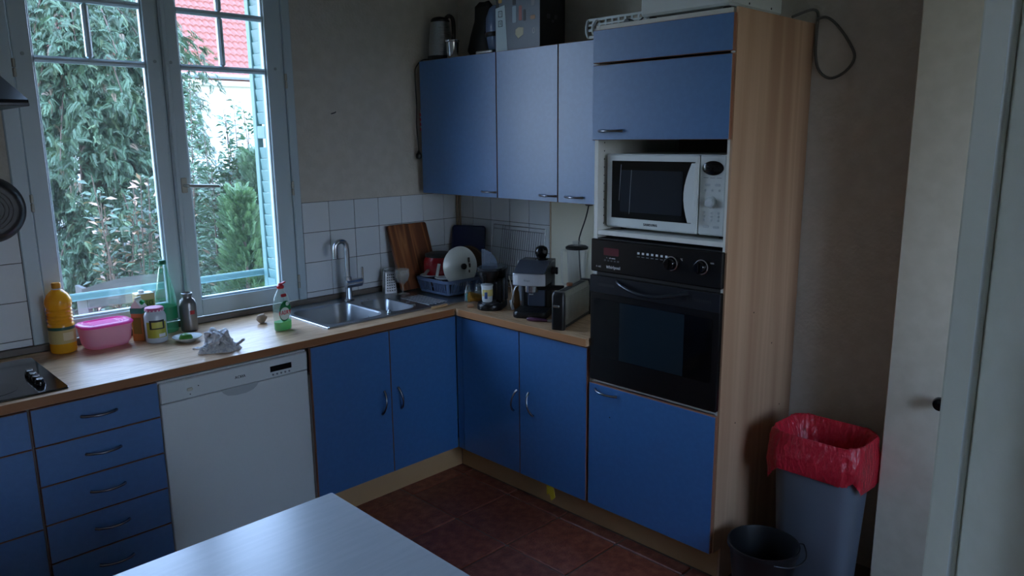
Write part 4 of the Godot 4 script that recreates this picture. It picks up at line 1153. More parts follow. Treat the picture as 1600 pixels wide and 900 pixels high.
func cloth_mesh() -> SurfaceTool:
	var st := S()
	var f := fn(0.9, 3); var g := fn(1.6, 9)
	var n := 64
	var P := func(i: int, j: int) -> Vector3:
		var a := TAU * j / n
		var t := float(i) / 26.0
		var rx := 0.092 * (1.0 + 0.14 * sin(3.0 * a + 0.6) + 0.07 * sin(5.0 * a + 2.0))
		var rz := 0.062 * (1.0 + 0.22 * sin(2.0 * a + 1.0) + 0.07 * sin(7.0 * a))
		var x := rx * t * cos(a); var z := rz * t * sin(a)
		var u := x * 22.0 + 1.6 * f.get_noise_2d(x * 30, z * 30); var w := z * 22.0 + 1.6 * f.get_noise_2d(z * 30 + 9, x * 30)
		var fold := absf(sin(2.1 * u + 1.1 * w + 2.5 * f.get_noise_2d(u, w))) * 0.62 + absf(sin(1.9 * w - 1.4 * u + 3.0 * g.get_noise_2d(u * 0.7, w * 0.7))) * 0.5
		var h := 0.034 * (1.0 - t * t) ** 0.6 * (0.30 + 0.75 * fold) + 0.012 * (1.0 - t) 
		return V(x, maxf(h, 0.0), z)
	st.set_smooth_group(1)
	for i in range(1, 26):
		for j in n:
			var k := (j + 1) % n
			quad(st, P.call(i + 1, k), P.call(i, k), P.call(i, j), P.call(i + 1, j))
	for j in n: tri(st, P.call(0, 0), P.call(1, j), P.call(1, (j + 1) % n))
	# folds lying over the heap
	rng.seed = 19
	for n2 in 19:
		var a0 := rng.randf_range(0, TAU); var a1 := a0 + rng.randf_range(1.3, 3.4)
		var k0 := rng.randf_range(0.35, 0.95); var k1 := rng.randf_range(0.2, 0.9)
		var m := V(rng.randf_range(-0.04, 0.035), rng.randf_range(0.03, 0.074), rng.randf_range(-0.025, 0.025))
		if n2 == 0: a0 = 0.2; a1 = 0.5; k0 = 0.5; k1 = 1.45; m = V(0.085, 0.018, 0.02)
		if n2 == 1: a0 = 2.4; a1 = 2.9; k0 = 0.5; k1 = 1.25; m = V(-0.08, 0.02, 0.035)
		var pts := curve([V(0.09 * k0 * cos(a0), 0.008, 0.06 * k0 * sin(a0)), m, V(0.09 * k1 * cos(a1), rng.randf_range(0.006, 0.04), 0.06 * k1 * sin(a1))], 8)
		var e := [rng.randf()]
		var wide := rng.randf_range(0.011, 0.021) if n2 > 1 else 0.009
		var rings := []
		for i in pts.size():
			var q: Vector3 = pts[i]
			var d: Vector3 = (pts[mini(i + 1, pts.size() - 1)] - pts[maxi(i - 1, 0)]).normalized()
			var s := d.cross(V(0, 1, 0)).normalized(); var u := s.cross(d)
			var w: float = wide * (1.0 + 0.5 * f.get_noise_2d(i * 5.0, e[0] * 900)) * (0.6 + 0.4 * sin(PI * (0.12 + 0.76 * i / (pts.size() - 1.0)))); 
			var ring := PackedVector3Array()
			for j in 12:
				var a := TAU * j / 12
				var c := q + s * cos(a) * w + u * sin(a) * w * 0.36
				c += u * 0.0035 * sin(2 * a + i * 0.4 + e[0] * 6)
				ring.append(V(c.x, maxf(c.y, 0.0005), c.z))
			rings.append(ring)
		loft(st, rings)
	return st

func sink_side_items() -> void:
	# grater
	var o := thing("box_grater", "small steel box grater standing at the back of the sink by the tiles", "grater", V(-0.612, WT + 0.0046, 0.094), -14)
	var st := S(); loft(st, [rring(0.072, 0.052, 0.006, 0.0), rring(0.056, 0.036, 0.006, 0.115)], false, true, true, false); part("grater_body", st, mats.steel, o)
	st = S()
	for r in 7:
		for c in 4:
			var t := 0.014 + r * 0.014
			box(st, V((c - 1.5) * (0.0135 - 0.003 * r / 7.0), t, 0.0262 - 0.008 * t / 0.115), V(0.007, 0.006, 0.003), 0.0012)
	var tp := part("grating_teeth", st, mats.mark_dark, o); tp.set_meta("kind", "stuff")
	st = S(); tube(st, curve([V(-0.024, 0.114, 0), V(-0.022, 0.128, 0), V(0.0, 0.132, 0), V(0.022, 0.128, 0), V(0.024, 0.114, 0)], 3), 0.004, 8); part("grater_handle", st, mats.steel, o)
	# wine glass
	o = thing("wine_glass", "empty stemmed wine glass standing upside up before the chopping board", "glass", V(-0.592, WT + 0.0046, 0.187), 0)
	st = S(); lathe(st, [Vector2(0.033, 0.0), Vector2(0.033, 0.002), Vector2(0.006, 0.006), Vector2(0.0042, 0.015), Vector2(0.0042, 0.05), Vector2(0.012, 0.058), Vector2(0.03, 0.075), Vector2(0.038, 0.1), Vector2(0.037, 0.135), Vector2(0.0362, 0.135), Vector2(0.037, 0.1), Vector2(0.029, 0.077), Vector2(0.001, 0.06)], 32, Transform3D.IDENTITY, true, false); part("bowl", st, glassy("wine_glass", C(206, 206, 196), 0.2, 0.03), o)
	# chopping board
	o = thing("chopping_board", "striped brown wooden chopping board leaning against the tiles behind the sink", "board", V(-0.441, WT + 0.0005, 0.145), 0)
	var wd := noise("stripe", 0.03, [[0.25, C(92, 48, 26)], [0.45, C(134, 78, 42)], [0.6, C(160, 104, 62)], [0.8, C(106, 58, 34)]], 2, FastNoiseLite.TYPE_SIMPLEX_SMOOTH, 256, 5)
	var bm := G("stripe_wood", wd, Vector3(2.2, 0.12, 0.12), 0.5, 0.0, Color.WHITE, false)
	st = S(); slab(st, 0.262, 0.362, 0.014, 0.02, 0.003, T(0, 0.181, 0)); var bp := part("board_panel", st, bm, o)
	o.rotation = Vector3(deg_to_rad(-18.5), 0, 0)
	o.position = V(-0.441, WT + 0.0125, 0.149)
	# blue board in the corner
	o = thing("plastic_tray", "dark blue plastic tray leaning in the corner in front of the pipes", "tray", V(-0.111, WT + 0.002, 0.157), 0)
	st = S(); slab(st, 0.21, 0.325, 0.02, 0.012, 0.003, T(0, 0.1625, 0)); part("tray_panel", st, M("navy", C(14, 24, 66), 0.4), o)
	st = S()
	var loop := []
	for p in rrect(0.2, 0.315, 0.018, 4): loop.append(V(p.x, p.y + 0.1625, 0.007))
	tube(st, loop, 0.004, 6, true); part("tray_rim", st, mats.navy, o)
	o.basis = Basis(V(0, 1, 0), deg_to_rad(-66)) * Basis(V(1, 0, 0), deg_to_rad(-8))
	# brown round tray
	o = thing("wicker_tray", "round dark brown tray showing its rim above the white lid in the corner", "tray", V(-0.135, WT + 0.105, 0.2), 0)
	st = S(); lathe(st, [Vector2(0.088, 0.0), Vector2(0.098, 0.004), Vector2(0.1, 0.012), Vector2(0.094, 0.012), Vector2(0.088, 0.006), Vector2(0.001, 0.006)], 40, T(0, 0, 0, 90)); part("tray_body", st, M("wicker", C(92, 70, 48), 0.8), o)
	o.basis = Basis(V(0, 1, 0), deg_to_rad(-62)) * Basis(V(1, 0, 0), deg_to_rad(-14))
	o.position.y = WT + 0.117
	# dish rack
	o = thing("dish_rack", "blue-grey plastic dish rack with slotted sides on the sink's drainer", "rack", V(-0.352, WT + 0.0052, 0.318), 0)
	var gm := M("rack", C(96, 114, 146), 0.4)
	st = S(); loft(st, [rring(0.27, 0.235, 0.02, 0.006), rring(0.276, 0.24, 0.022, 0.008), rring(0.28, 0.243, 0.022, 0.02), rring(0.27, 0.233, 0.02, 0.02), rring(0.268, 0.23, 0.02, 0.011)]); part("tray_base", st, gm, o)
	st = S()
	var orr := []
	for e in [[0.298, 0.258, 0.068], [0.312, 0.27, 0.07], [0.316, 0.274, 0.084], [0.312, 0.27, 0.087], [0.296, 0.256, 0.085], [0.292, 0.252, 0.072], [0.298, 0.258, 0.068]]: orr.append(rring(e[0], e[1], 0.03, e[2]))
	loft(st, orr, false, false); part("rim", st, gm, o)
	for k in 15:
		var z := -0.1 + k * 0.2 / 14.0
		if k == 7: continue
		for s in [-1, 1]:
			st = S(); box(st, V(s * 0.1425, 0.045, z), V(0.006, 0.06, 0.0065), 0.001, Basis(V(0, 0, 1), -s * 0.2)); part("bar", st, gm, o)
	for k in 17:
		var x := -0.115 + k * 0.23 / 16.0
		for s in [-1, 1]:
			st = S(); box(st, V(x, 0.045, s * 0.1245), V(0.0065, 0.06, 0.006), 0.001, Basis(V(1, 0, 0), s * 0.2)); part("bar", st, gm, o)
	for s in [-1, 1]:
		for q in [-1, 1]:
			st = S(); box(st, V(s * 0.134, 0.045, q * 0.116), V(0.016, 0.06, 0.016), 0.004, Basis(V(1, 0, 0), q * 0.2) * Basis(V(0, 0, 1), -s * 0.2)); part("corner_post", st, gm, o)
			st = S(); cyl(st, V(s * 0.11, 0.0, q * 0.09), V(s * 0.11, 0.007, q * 0.09), 0.008, -1, 10); part("foot", st, gm, o)
	# red pan, upside down
	var ry := WT + 0.0052 + 0.0876
	o = thing("saucepan", "red saucepan turned upside down with its black base up in the dish rack", "pan", V(-0.378, ry, 0.24), 0)
	st = S(); lathe(st, [Vector2(0.088, 0.0), Vector2(0.09, 0.002), Vector2(0.09, 0.06), Vector2(0.087, 0.084), Vector2(0.079, 0.098)], 40, Transform3D.IDENTITY, true, false); part("pan_body", st, M("pan_red", C(150, 14, 28), 0.15), o)
	st = S(); lathe(st, [Vector2(0.0795, 0.0982), Vector2(0.078, 0.112), Vector2(0.06, 0.118), Vector2(0.001, 0.117)], 40); part("pan_base", st, mats.black_soft, o)
	st = S(); tube(st, [V(-0.086, 0.03, 0.01), V(-0.095, 0.03, 0.012), V(-0.11, 0.02, 0.016), V(-0.125, 0.008, 0.02)], [0.009, 0.008, 0.009, 0.008], 10); part("pan_handle", st, M("pan_grip", C(150, 140, 130), 0.3, 0.6), o)
	# plates on the rim of the rack
	for e in [[-0.462, 0.252, 0.0], [-0.462, 0.372, 0.0]]:
		st = S(); lathe(st, [Vector2(0.02, 0.0), Vector2(0.042, 0.003), Vector2(0.047, 0.008), Vector2(0.046, 0.009), Vector2(0.02, 0.004), Vector2(0.001, 0.004)], 30, Transform3D.IDENTITY, true, true, 1.1)
		single("small_dish", st, mats.porcelain, ["small white dish resting on the rack's rim in front of the red pan", "small white dish resting on the rack's rim, below the white lid"][0 if e[1] < 0.3 else 1], "dish", V(e[0], WT + 0.0932, e[1]), 0, "small dishes on the rack")
	st = S(); box(st, V(0, 0.035, 0), V(0.016, 0.07, 0.006), 0.0015, Basis(V(0, 0, 1), -0.2)); box(st, V(0.002, 0.04, 0.0033), V(0.007, 0.05, 0.0012), 0.0004, Basis(V(0, 0, 1), -0.2))
	single("peg_tag", st, M("tag_white", C(206, 202, 194), 0.5), "narrow white plastic clip standing on the rack between the dishes", "clip", V(-0.462, WT + 0.0985, 0.327), -45)
	# white lid
	o = thing("pot_cover", "round white enamel lid with a black knob standing upright in the dish rack", "lid", V(-0.39, WT + 0.157, 0.425), 0)
	st = S(); lathe(st, [Vector2(0.102, -0.004), Vector2(0.105, -0.002), Vector2(0.105, 0.0), Vector2(0.09, 0.006), Vector2(0.06, 0.014), Vector2(0.03, 0.018), Vector2(0.001, 0.019)], 48, T(0, 0, 0, 90)); part("lid_disc", st, M("enamel", C(208, 212, 204), 0.25), o)
	st = S(); lathe(st, [Vector2(0.008, 0.018), Vector2(0.008, 0.026), Vector2(0.015, 0.03), Vector2(0.016, 0.038), Vector2(0.012, 0.042)], 20, T(0, 0, 0, 90)); part("lid_knob", st, mats.black_soft, o)
	st = S()
	for e in [[0.045, 0.03, 0.014, 0.026], [0.048, 0.0, 0.012, 0.022], [0.043, -0.03, 0.01, 0.016]]: slab(st, e[2], e[3], 0.004, 0.001, 0.0003, T(e[0], e[1], 0.0175, 0, 9))
	part("burn_mark", st, M("burn", C(66, 56, 44), 0.6), o)
	o.basis = Basis(V(0, 1, 0), deg_to_rad(-8)) * Basis(V(1, 0, 0), deg_to_rad(-6))
	# knife handle by the sink
	o = thing("bread_knife", "knife with a pale wooden handle lying on the worktop edge beside the sink", "knife", V(-0.652, WT, 0.566), 4)
	st = S(); slab(st, 0.105, 0.017, 0.007, 0.012, 0.003, T(0, 0.0065, 0, -90)); part("handle", st, M("pale_wood", C(196, 160, 116), 0.5), o)
	st = S(); box(st, V(0.105, 0.0065, 0.0), V(0.11, 0.0015, 0.014), 0.0005); part("blade", st, mats.steel, o)

func corner_items() -> void:
	# oven grid
	var o := thing("oven_grid", "chrome oven grid leaning against the tiles behind the coffee machines", "grid", V(-0.07, WS, 0.495), 0)
	var st := S()
	tube(st, [V(0, 0.004, -0.2), V(0, 0.34, -0.2), V(0, 0.34, 0.2), V(0, 0.004, 0.2)], 0.0035, 8, true); part("frame_wire", st, mats.chrome, o)
	for k in 19:
		var z := -0.125 + k * 0.0165
		st = S(); tube(st, [V(0.0, 0.003, z), V(0.0, 0.318 if k > 1 else 0.34, z)], 0.0016, 6); part("wire", st, M("wire", C(120, 124, 128), 0.3, 0.9), o)
	for y in [0.12, 0.318]:
		st = S(); tube(st, [V(0.003, y, -0.2), V(0.003, y, 0.2)], 0.0022, 6); part("cross_wire", st, mats.chrome, o)
	o.rotation.z = deg_to_rad(-8.5)
	# small glass jars
	for e in [[-0.470, 0.572, 0.018, 0.082, 0.011], [-0.424, 0.604, 0.023, 0.086, 0.017]]:
		var big: bool = e[2] > 0.02
		o = thing("spice_jar", "wider of the two small glass jars by the worktop joint" if big else "slimmer of the two small glass jars by the worktop joint, with a blue-green label", "jar", V(e[0], WT, e[1]), 0, "small glass jars")
		st = S(); lathe(st, [Vector2(e[2] * 0.85, 0), Vector2(e[2], 0.004), Vector2(e[2], e[3] - 0.024), Vector2(e[4], e[3] - 0.012), Vector2(e[4], e[3])], 24); part("jar_body", st, glassy("jar_glass", C(196, 214, 212), 0.3, 0.04), o)
		if not big:
			st = S(); band_of(st, e[2] + 0.0006, 0.01, 0.045, -75, 60); var lb := part("label", st, M("label_aqua", C(96, 160, 158), 0.5), o)
			for k in 3:
				st = S(); band_of(st, e[2] + 0.001, 0.014 + k * 0.01, 0.018 + k * 0.01, -10, 50, 6); part("label_line", st, mats.white, lb)
		else:
			st = S(); lathe(st, [Vector2(e[2] * 0.9, 0.003), Vector2(e[2] * 0.95, 0.008), Vector2(e[2] * 0.95, 0.04)], 20); part("contents", st, M("powder", C(170, 158, 140), 0.9), o)
		st = S(); cyl(st, V(0, e[3] + 0.0002, 0), V(0, e[3] + 0.006, 0), e[4] + 0.001, -1, 20, 0.001); part("rim", st, mats.clear, o)
	st = S(); cyl(st, V(-0.016, 0.0105, 0.0), V(0.016, 0.0105, 0.0), 0.0105, 0.009, 18, 0.0012); single("cork", st, M("cork", C(178, 136, 104), 0.8), "wine cork lying at the joint of the two worktops", "cork", V(-0.556, WS, 0.688), -35)
	# gold foil packet
	st = S()
	var f := fn(0.5, 17)
	var rg := []
	for i in 8:
		var t := i / 7.0
		rg.append(ring_noise(circle(0.014 + 0.012 * t if i > 0 else 0.008, 0.075 * t, 14, T(-0.03, 0.027, 0.0, 0, 0, -82)), 0.007, f))
	for ring in rg:
		for i in ring.size(): ring[i].y = maxf(ring[i].y, 0.0004)
	loft(st, rg, true, true, true, false)
	single("foil_packet", st, M("gold", C(206, 158, 72), 0.3, 0.7), "crumpled gold foil packet lying between the small jars and the coffee machine", "packet", V(-0.47, WS, 0.645), 150)
	# white tub
	o = thing("plastic_tub", "white plastic tub standing on the hot plate of the drip coffee maker", "tub", V(-0.511, WS + 0.0346, 0.76), 0)
	st = S(); lathe(st, [Vector2(0.023, 0), Vector2(0.025, 0.003), Vector2(0.028, 0.076), Vector2(0.03, 0.078), Vector2(0.03, 0.084)], 28); part("tub_body", st, mats.white, o)
	st = S(); band_of(st, 0.0279, 0.03, 0.062, -100, 60, 14); part("label", st, M("label_butter", C(214, 194, 120), 0.5), o)
	st = S(); band_of(st, 0.0282, 0.018, 0.05, -70, -40, 6); part("label_print", st, M("print_blue", C(54, 84, 140), 0.5), o)
	# drip coffee machine
	o = thing("coffee_maker", "black drip coffee maker with its smoky lid open, near the corner", "coffee machine", V(-0.474, WS, 0.757), -60)
	var bk: Material = mats.black
	st = S(); loft(st, [rring(0.122, 0.19, 0.055, 0.0), rring(0.126, 0.194, 0.057, 0.004), rring(0.126, 0.194, 0.057, 0.024), rring(0.118, 0.186, 0.053, 0.031)]); part("base", st, bk, o)
	st = S(); lathe(st, [Vector2(0.045, 0.0312), Vector2(0.044, 0.034), Vector2(0.001, 0.0342)], 28, T(0, 0, 0.04)); part("hot_plate", st, mats.dark_metal, o)
	st = S(); loft(st, [rring(0.118, 0.07, 0.02, 0.0312, V(0.0, 0, -0.058)), rring(0.112, 0.066, 0.02, 0.2, V(0.0, 0, -0.06))]); part("tank", st, bk, o)
	st = S(); loft(st, [rring(0.034, 0.055, 0.01, 0.0312, V(0.043, 0, 0.005)), rring(0.034, 0.055, 0.01, 0.15, V(0.043, 0, 0.005))]); part("column", st, mats.black_gloss, o)
	st = S(); loft(st, [rring(0.118, 0.17, 0.05, 0.188, V(0, 0, -0.005)), rring(0.13, 0.184, 0.056, 0.192, V(0, 0, -0.005)), rring(0.13, 0.184, 0.056, 0.2, V(0, 0, -0.005)), rring(0.124, 0.178, 0.053, 0.203, V(0, 0, -0.005))]); part("top_plate", st, M("smoke_top", C(44, 48, 54), 0.2), o)
	st = S(); lathe(st, [Vector2(0.02, 0.128), Vector2(0.03, 0.131), Vector2(0.05, 0.17), Vector2(0.052, 0.188)], 30, T(-0.008, 0, 0.034)); part("filter_holder", st, bk, o)
	st = S(); box(st, V(-0.012, 0.155, 0.088), V(0.014, 0.04, 0.02), 0.004); part("filter_grip", st, bk, o)
	st = S()
	var fan := PackedVector2Array([Vector2(0, 0)])
	for i in 10: fan.append(Vector2(0.078 * sin(PI / 2 * (1.0 - i / 9.0)), 0.082 * cos(PI / 2 * (1.0 - i / 9.0))))
	prism(st, fan, 0.004, T(-0.052, 0.2032, -0.004, 0, 4, 0)); part("open_lid", st, glassy("smoke", C(120, 134, 152), 0.5, 0.06), o)
	# canister behind
	o = thing("canister", "dark canister with a white lid behind the two coffee machines", "canister", V(-0.235, WS, 0.765), 0)
	st = S(); lathe(st, [Vector2(0.04, 0), Vector2(0.044, 0.003), Vector2(0.044, 0.185)], 32); part("canister_body", st, M("canister", C(150, 156, 164), 0.3), o)
	st = S(); lathe(st, [Vector2(0.047, 0.172), Vector2(0.049, 0.174), Vector2(0.049, 0.198), Vector2(0.045, 0.203), Vector2(0.001, 0.203)], 32); part("lid", st, mats.white, o)
	# coffee bag
	o = thing("coffee_bag", "small brown paper bag tied with a pale ribbon between the coffee machines", "bag", V(-0.442, WS, 0.884), -40)
	st = S()
	f = fn(0.4, 23)
	rg = []
	for e in [[0.04, 0.03, 0.0], [0.046, 0.036, 0.006], [0.046, 0.034, 0.05], [0.04, 0.026, 0.085], [0.03, 0.01, 0.1], [0.03, 0.006, 0.115]]:
		var rr := ring_noise(rring(e[0], e[1], minf(e[1] / 2.2, 0.006), e[2]), 0.002, f)
		for i in rr.size(): rr[i].y = maxf(rr[i].y, 0.0)
		rg.append(rr)
	loft(st, rg); part("bag_body", st, M("kraft", C(134, 100, 64), 0.8), o)
	st = S()
	tube(st, curve([V(-0.022, 0.022, 0.024), V(-0.018, 0.05, 0.026), V(-0.014, 0.085, 0.024), V(-0.02, 0.125, 0.022), V(-0.03, 0.17, 0.018)]), 0.0035, 6)
	tube(st, curve([V(-0.014, 0.08, 0.025), V(-0.006, 0.11, 0.024), V(0.004, 0.145, 0.022), V(0.018, 0.158, 0.016)]), 0.003, 6)
	part("ribbon", st, M("ribbon", C(206, 200, 188), 0.6), o)
	st = S(); box(st, V(-0.018, 0.03, 0.022), V(0.014, 0.05, 0.006), 0.002, Basis(V(0, 0, 1), 0.25)); part("tag_strip", st, M("tag_blue", C(186, 200, 210), 0.5), o)
	# espresso machine
	o = thing("espresso_machine", "black and silver espresso machine with a round steam cap on top", "espresso machine", V(-0.436, WS, 1.008), -62)
	st = S(); loft(st, [rring(0.158, 0.215, 0.03, 0.0, V(0, 0, 0.0)), rring(0.162, 0.219, 0.032, 0.004), rring(0.162, 0.219, 0.032, 0.022), rring(0.154, 0.211, 0.03, 0.03)]); part("base", st, bk, o)
	st = S()
	for k in 7: box(st, V(-0.042 + k * 0.014, 0.031, 0.045), V(0.004, 0.002, 0.09))
	box(st, V(0, 0.0302, 0.045), V(0.11, 0.001, 0.1)); part("drip_grid", st, M("grid_dark", C(40, 40, 42), 0.35, 0.5), o)
	st = S(); loft(st, [rring(0.15, 0.09, 0.02, 0.0302, V(0, 0, -0.06)), rring(0.15, 0.09, 0.02, 0.2, V(0, 0, -0.06)), rring(0.148, 0.09, 0.02, 0.245, V(0, 0, -0.058))]); part("rear_housing", st, bk, o)
	st = S(); slab(st, 0.085, 0.115, 0.008, 0.006, 0.002, T(0.006, 0.092, -0.0115)); part("back_plate", st, M("plate_grey", C(84, 92, 108), 0.3, 0.3), o)
	st = S()
	prism(st, PackedVector2Array([Vector2(0.1, 0.152), Vector2(0.1, 0.212), Vector2(-0.01, 0.252), Vector2(-0.1, 0.252), Vector2(-0.1, 0.2), Vector2(-0.015, 0.152)]), 0.15, T(0, 0, 0, 0, -90)); part("head", st, bk, o)
	st = S()
	var band := []
	for y in [0.154, 0.157, 0.207, 0.21]:
		var ring := PackedVector3Array()
		var ins := 0.003 if y == 0.154 or y == 0.21 else 0.0
		for i in 13:
			var t := i / 12.0 * 2.0 - 1.0
			ring.append(V(t * (0.076 - ins), y, 0.1005 + (0.018 - ins) * (1.0 - t * t)))
		ring.reverse()
		ring.append(V(-0.076, y, 0.09)); ring.append(V(0.076, y, 0.09))
		band.append(ring)
	loft(st, band, true, true, true, false); part("steel_band", st, M("band", C(206, 210, 214), 0.32, 0.55), o)
	text("logo", "Krups", 0.008, mats.grey_mark, o, T(-0.004, 0.18, 0.1188))
	st = S(); prism(st, PackedVector2Array([Vector2(0.1005, 0.2115), Vector2(0.1165, 0.2115), Vector2(0.1, 0.216), Vector2(-0.005, 0.2545), Vector2(-0.005, 0.2525)]), 0.146, T(0, 0, 0, 0, -90)); part("top_panel", st, M("top_grey", C(80, 84, 92), 0.3, 0.3), o)
	st = S(); lathe(st, [Vector2(0.03, 0.25), Vector2(0.03, 0.258), Vector2(0.02, 0.262), Vector2(0.026, 0.27), Vector2(0.031, 0.285), Vector2(0.031, 0.297), Vector2(0.025, 0.31), Vector2(0.012, 0.317), Vector2(0.001, 0.318)], 30, T(0.02, 0, -0.05)); part("steam_cap", st, mats.black_gloss, o)
	st = S(); lathe(st, [Vector2(0.018, 0.112), Vector2(0.03, 0.118), Vector2(0.032, 0.15)], 28, T(0, 0, 0.055)); box(st, V(0.0, 0.106, 0.055), V(0.022, 0.014, 0.01), 0.003); part("brew_group", st, mats.chrome, o)
	st = S(); tube(st, [V(0.028, 0.135, 0.05), V(0.06, 0.136, 0.045), V(0.1, 0.137, 0.038), V(0.148, 0.137, 0.03)], [0.01, 0.011, 0.013, 0.012], 12); part("portafilter_handle", st, mats.black_soft, o)
	st = S(); cyl(st, V(0.0752, 0.205, -0.03), V(0.092, 0.205, -0.03), 0.019, 0.016, 20, 0.002); box(st, V(0.098, 0.205, -0.03), V(0.013, 0.034, 0.009), 0.003); part("steam_knob", st, bk, o)
	st = S(); tube(st, curve([V(-0.05, 0.152, 0.085), V(-0.062, 0.145, 0.1), V(-0.072, 0.11, 0.102), V(-0.074, 0.07, 0.1)]), 0.003, 8); part("steam_wand", st, mats.chrome, o)
	# peeler
	o = thing("vegetable_peeler", "purple-handled peeler lying on the worktop edge before the espresso machine", "peeler", V(-0.538, WS, 1.128), -62)
	st = S(); tube(st, [V(-0.055, 0.009, 0.0), V(-0.045, 0.0098, 0.0), V(-0.01, 0.0095, 0.002), V(0.03, 0.008, 0.001), V(0.045, 0.007, 0)], [0.005, 0.0092, 0.0085, 0.0075, 0.004], 10); part("handle", st, M("plum", C(84, 44, 72), 0.4), o)
	st = S(); box(st, V(0.06, 0.007, 0), V(0.035, 0.012, 0.018), 0.003); part("blade", st, mats.steel, o)
	# toaster
	o = thing("toaster", "long narrow steel toaster with black end caps beside the oven unit", "toaster", V(-0.422, WS, 1.23), 20)
	st = S(); loft(st, [rring(0.31, 0.052, 0.01, 0.018), rring(0.31, 0.052, 0.01, 0.14), rring(0.31, 0.046, 0.01, 0.155), rring(0.31, 0.04, 0.01, 0.162)], true, true, true, false); part("shell", st, G("toaster_steel", noises.brushed, Vector3(4, 20, 4), 0.35, 0.75, C(224, 218, 200)), o)
	for k in 22:
		st = S(); box(st, V(-0.145 + k * 0.0138, 0.09, 0.0265), V(0.003, 0.1, 0.002), 0.0008); part("side_rib", st, M("rib", C(186, 182, 170), 0.35, 0.6), o)
	for s in [-1, 1]:
		st = S(); loft(st, [rring(0.03, 0.058, 0.012, 0.0, V(s * 0.17, 0, 0)), rring(0.032, 0.06, 0.013, 0.004, V(s * 0.17, 0, 0)), rring(0.032, 0.06, 0.013, 0.15, V(s * 0.17, 0, 0)), rring(0.03, 0.052, 0.013, 0.162, V(s * 0.168, 0, 0)), rring(0.026, 0.046, 0.012, 0.166, V(s * 0.168, 0, 0))]); part("end_cap", st, bk, o)
	st = S(); box(st, V(0, 0.012, 0), V(0.31, 0.016, 0.054), 0.003); part("base", st, bk, o)
	st = S(); box(st, V(0.0, 0.1622, 0.0), V(0.26, 0.003, 0.026)); part("bread_slot", st, mats.mark_dark, o)
	st = S(); box(st, V(-0.194, 0.108, 0.0), V(0.016, 0.01, 0.03), 0.003); part("lever", st, mats.chrome, o)
	st = S(); lathe(st, [Vector2(0.013, 0.0), Vector2(0.014, 0.002), Vector2(0.014, 0.012), Vector2(0.011, 0.014)], 20); single("jar_cap", st, M("copper_cap", C(150, 96, 66), 0.4), "small brown screw cap lying on top of the toaster", "cap", V(-0.44, WS + 0.1642, 1.226))
	# blender
	o = thing("blender", "glass jug blender with a black lid at the wall behind the toaster", "blender", V(-0.125, WS, 1.0), -50)
	st = S(); lathe(st, [Vector2(0.06, 0.0), Vector2(0.062, 0.004), Vector2(0.058, 0.05), Vector2(0.048, 0.075)], 30); part("motor_base", st, M("blender_base", C(206, 204, 196), 0.35), o)
	st = S(); lathe(st, [Vector2(0.04, 0.076), Vector2(0.043, 0.08), Vector2(0.049, 0.272), Vector2(0.047, 0.272), Vector2(0.041, 0.083), Vector2(0.001, 0.083)], 32, Transform3D.IDENTITY, true, false); part("jug", st, glassy("jug_glass", C(216, 224, 224), 0.07, 0.02), o)
	st = S(); lathe(st, [Vector2(0.012, 0.084), Vector2(0.012, 0.096), Vector2(0.004, 0.1)], 14); 
	for k in 4: box(st, V(0.014 * cos(k * PI / 2), 0.1, 0.014 * sin(k * PI / 2)), V(0.022, 0.002, 0.006), 0.0006, Basis(V(0, 1, 0), -k * PI / 2) * Basis(V(0, 0, 1), 0.35))
	part("blade_unit", st, mats.chrome, o)
	st = S(); lathe(st, [Vector2(0.047, 0.2722), Vector2(0.055, 0.274), Vector2(0.056, 0.284), Vector2(0.046, 0.29), Vector2(0.02, 0.291)], 32); part("lid", st, mats.black_soft, o)
	st = S(); lathe(st, [Vector2(0.018, 0.2912), Vector2(0.021, 0.293), Vector2(0.022, 0.312), Vector2(0.02, 0.313)], 24); part("measuring_cap", st, mats.clear, o)
	st = S(); tube(st, curve([V(-0.05, 0.262, 0), V(-0.07, 0.266, 0), V(-0.075, 0.24, 0), V(-0.073, 0.15, 0), V(-0.068, 0.1, 0), V(-0.045, 0.095, 0)], 4), 0.0055, 10); part("jug_handle", st, mats.clear, o)
	# cable from under the wall cabinet
	o = thing("power_cable", "black cable dropping from under the wall cabinet behind the blender", "cable", V(0, 0, 0))
	st = S(); tube(st, curve([V(-0.035, 1.40, 1.0), V(-0.04, 1.36, 1.0), V(-0.05, 1.30, 0.99), V(-0.055, 1.23, 0.965), V(-0.05, 1.18, 0.95), V(-0.035, 1.05, 0.945), V(-0.03, 0.96, 0.95), V(-0.04, WS + 0.006, 0.94)]), 0.0035, 8); part("cord", st, mats.black, o)
	st = S(); box(st, V(-0.033, 1.388, 1.0), V(0.035, 0.04, 0.035), 0.006); part("plug", st, mats.black, o)

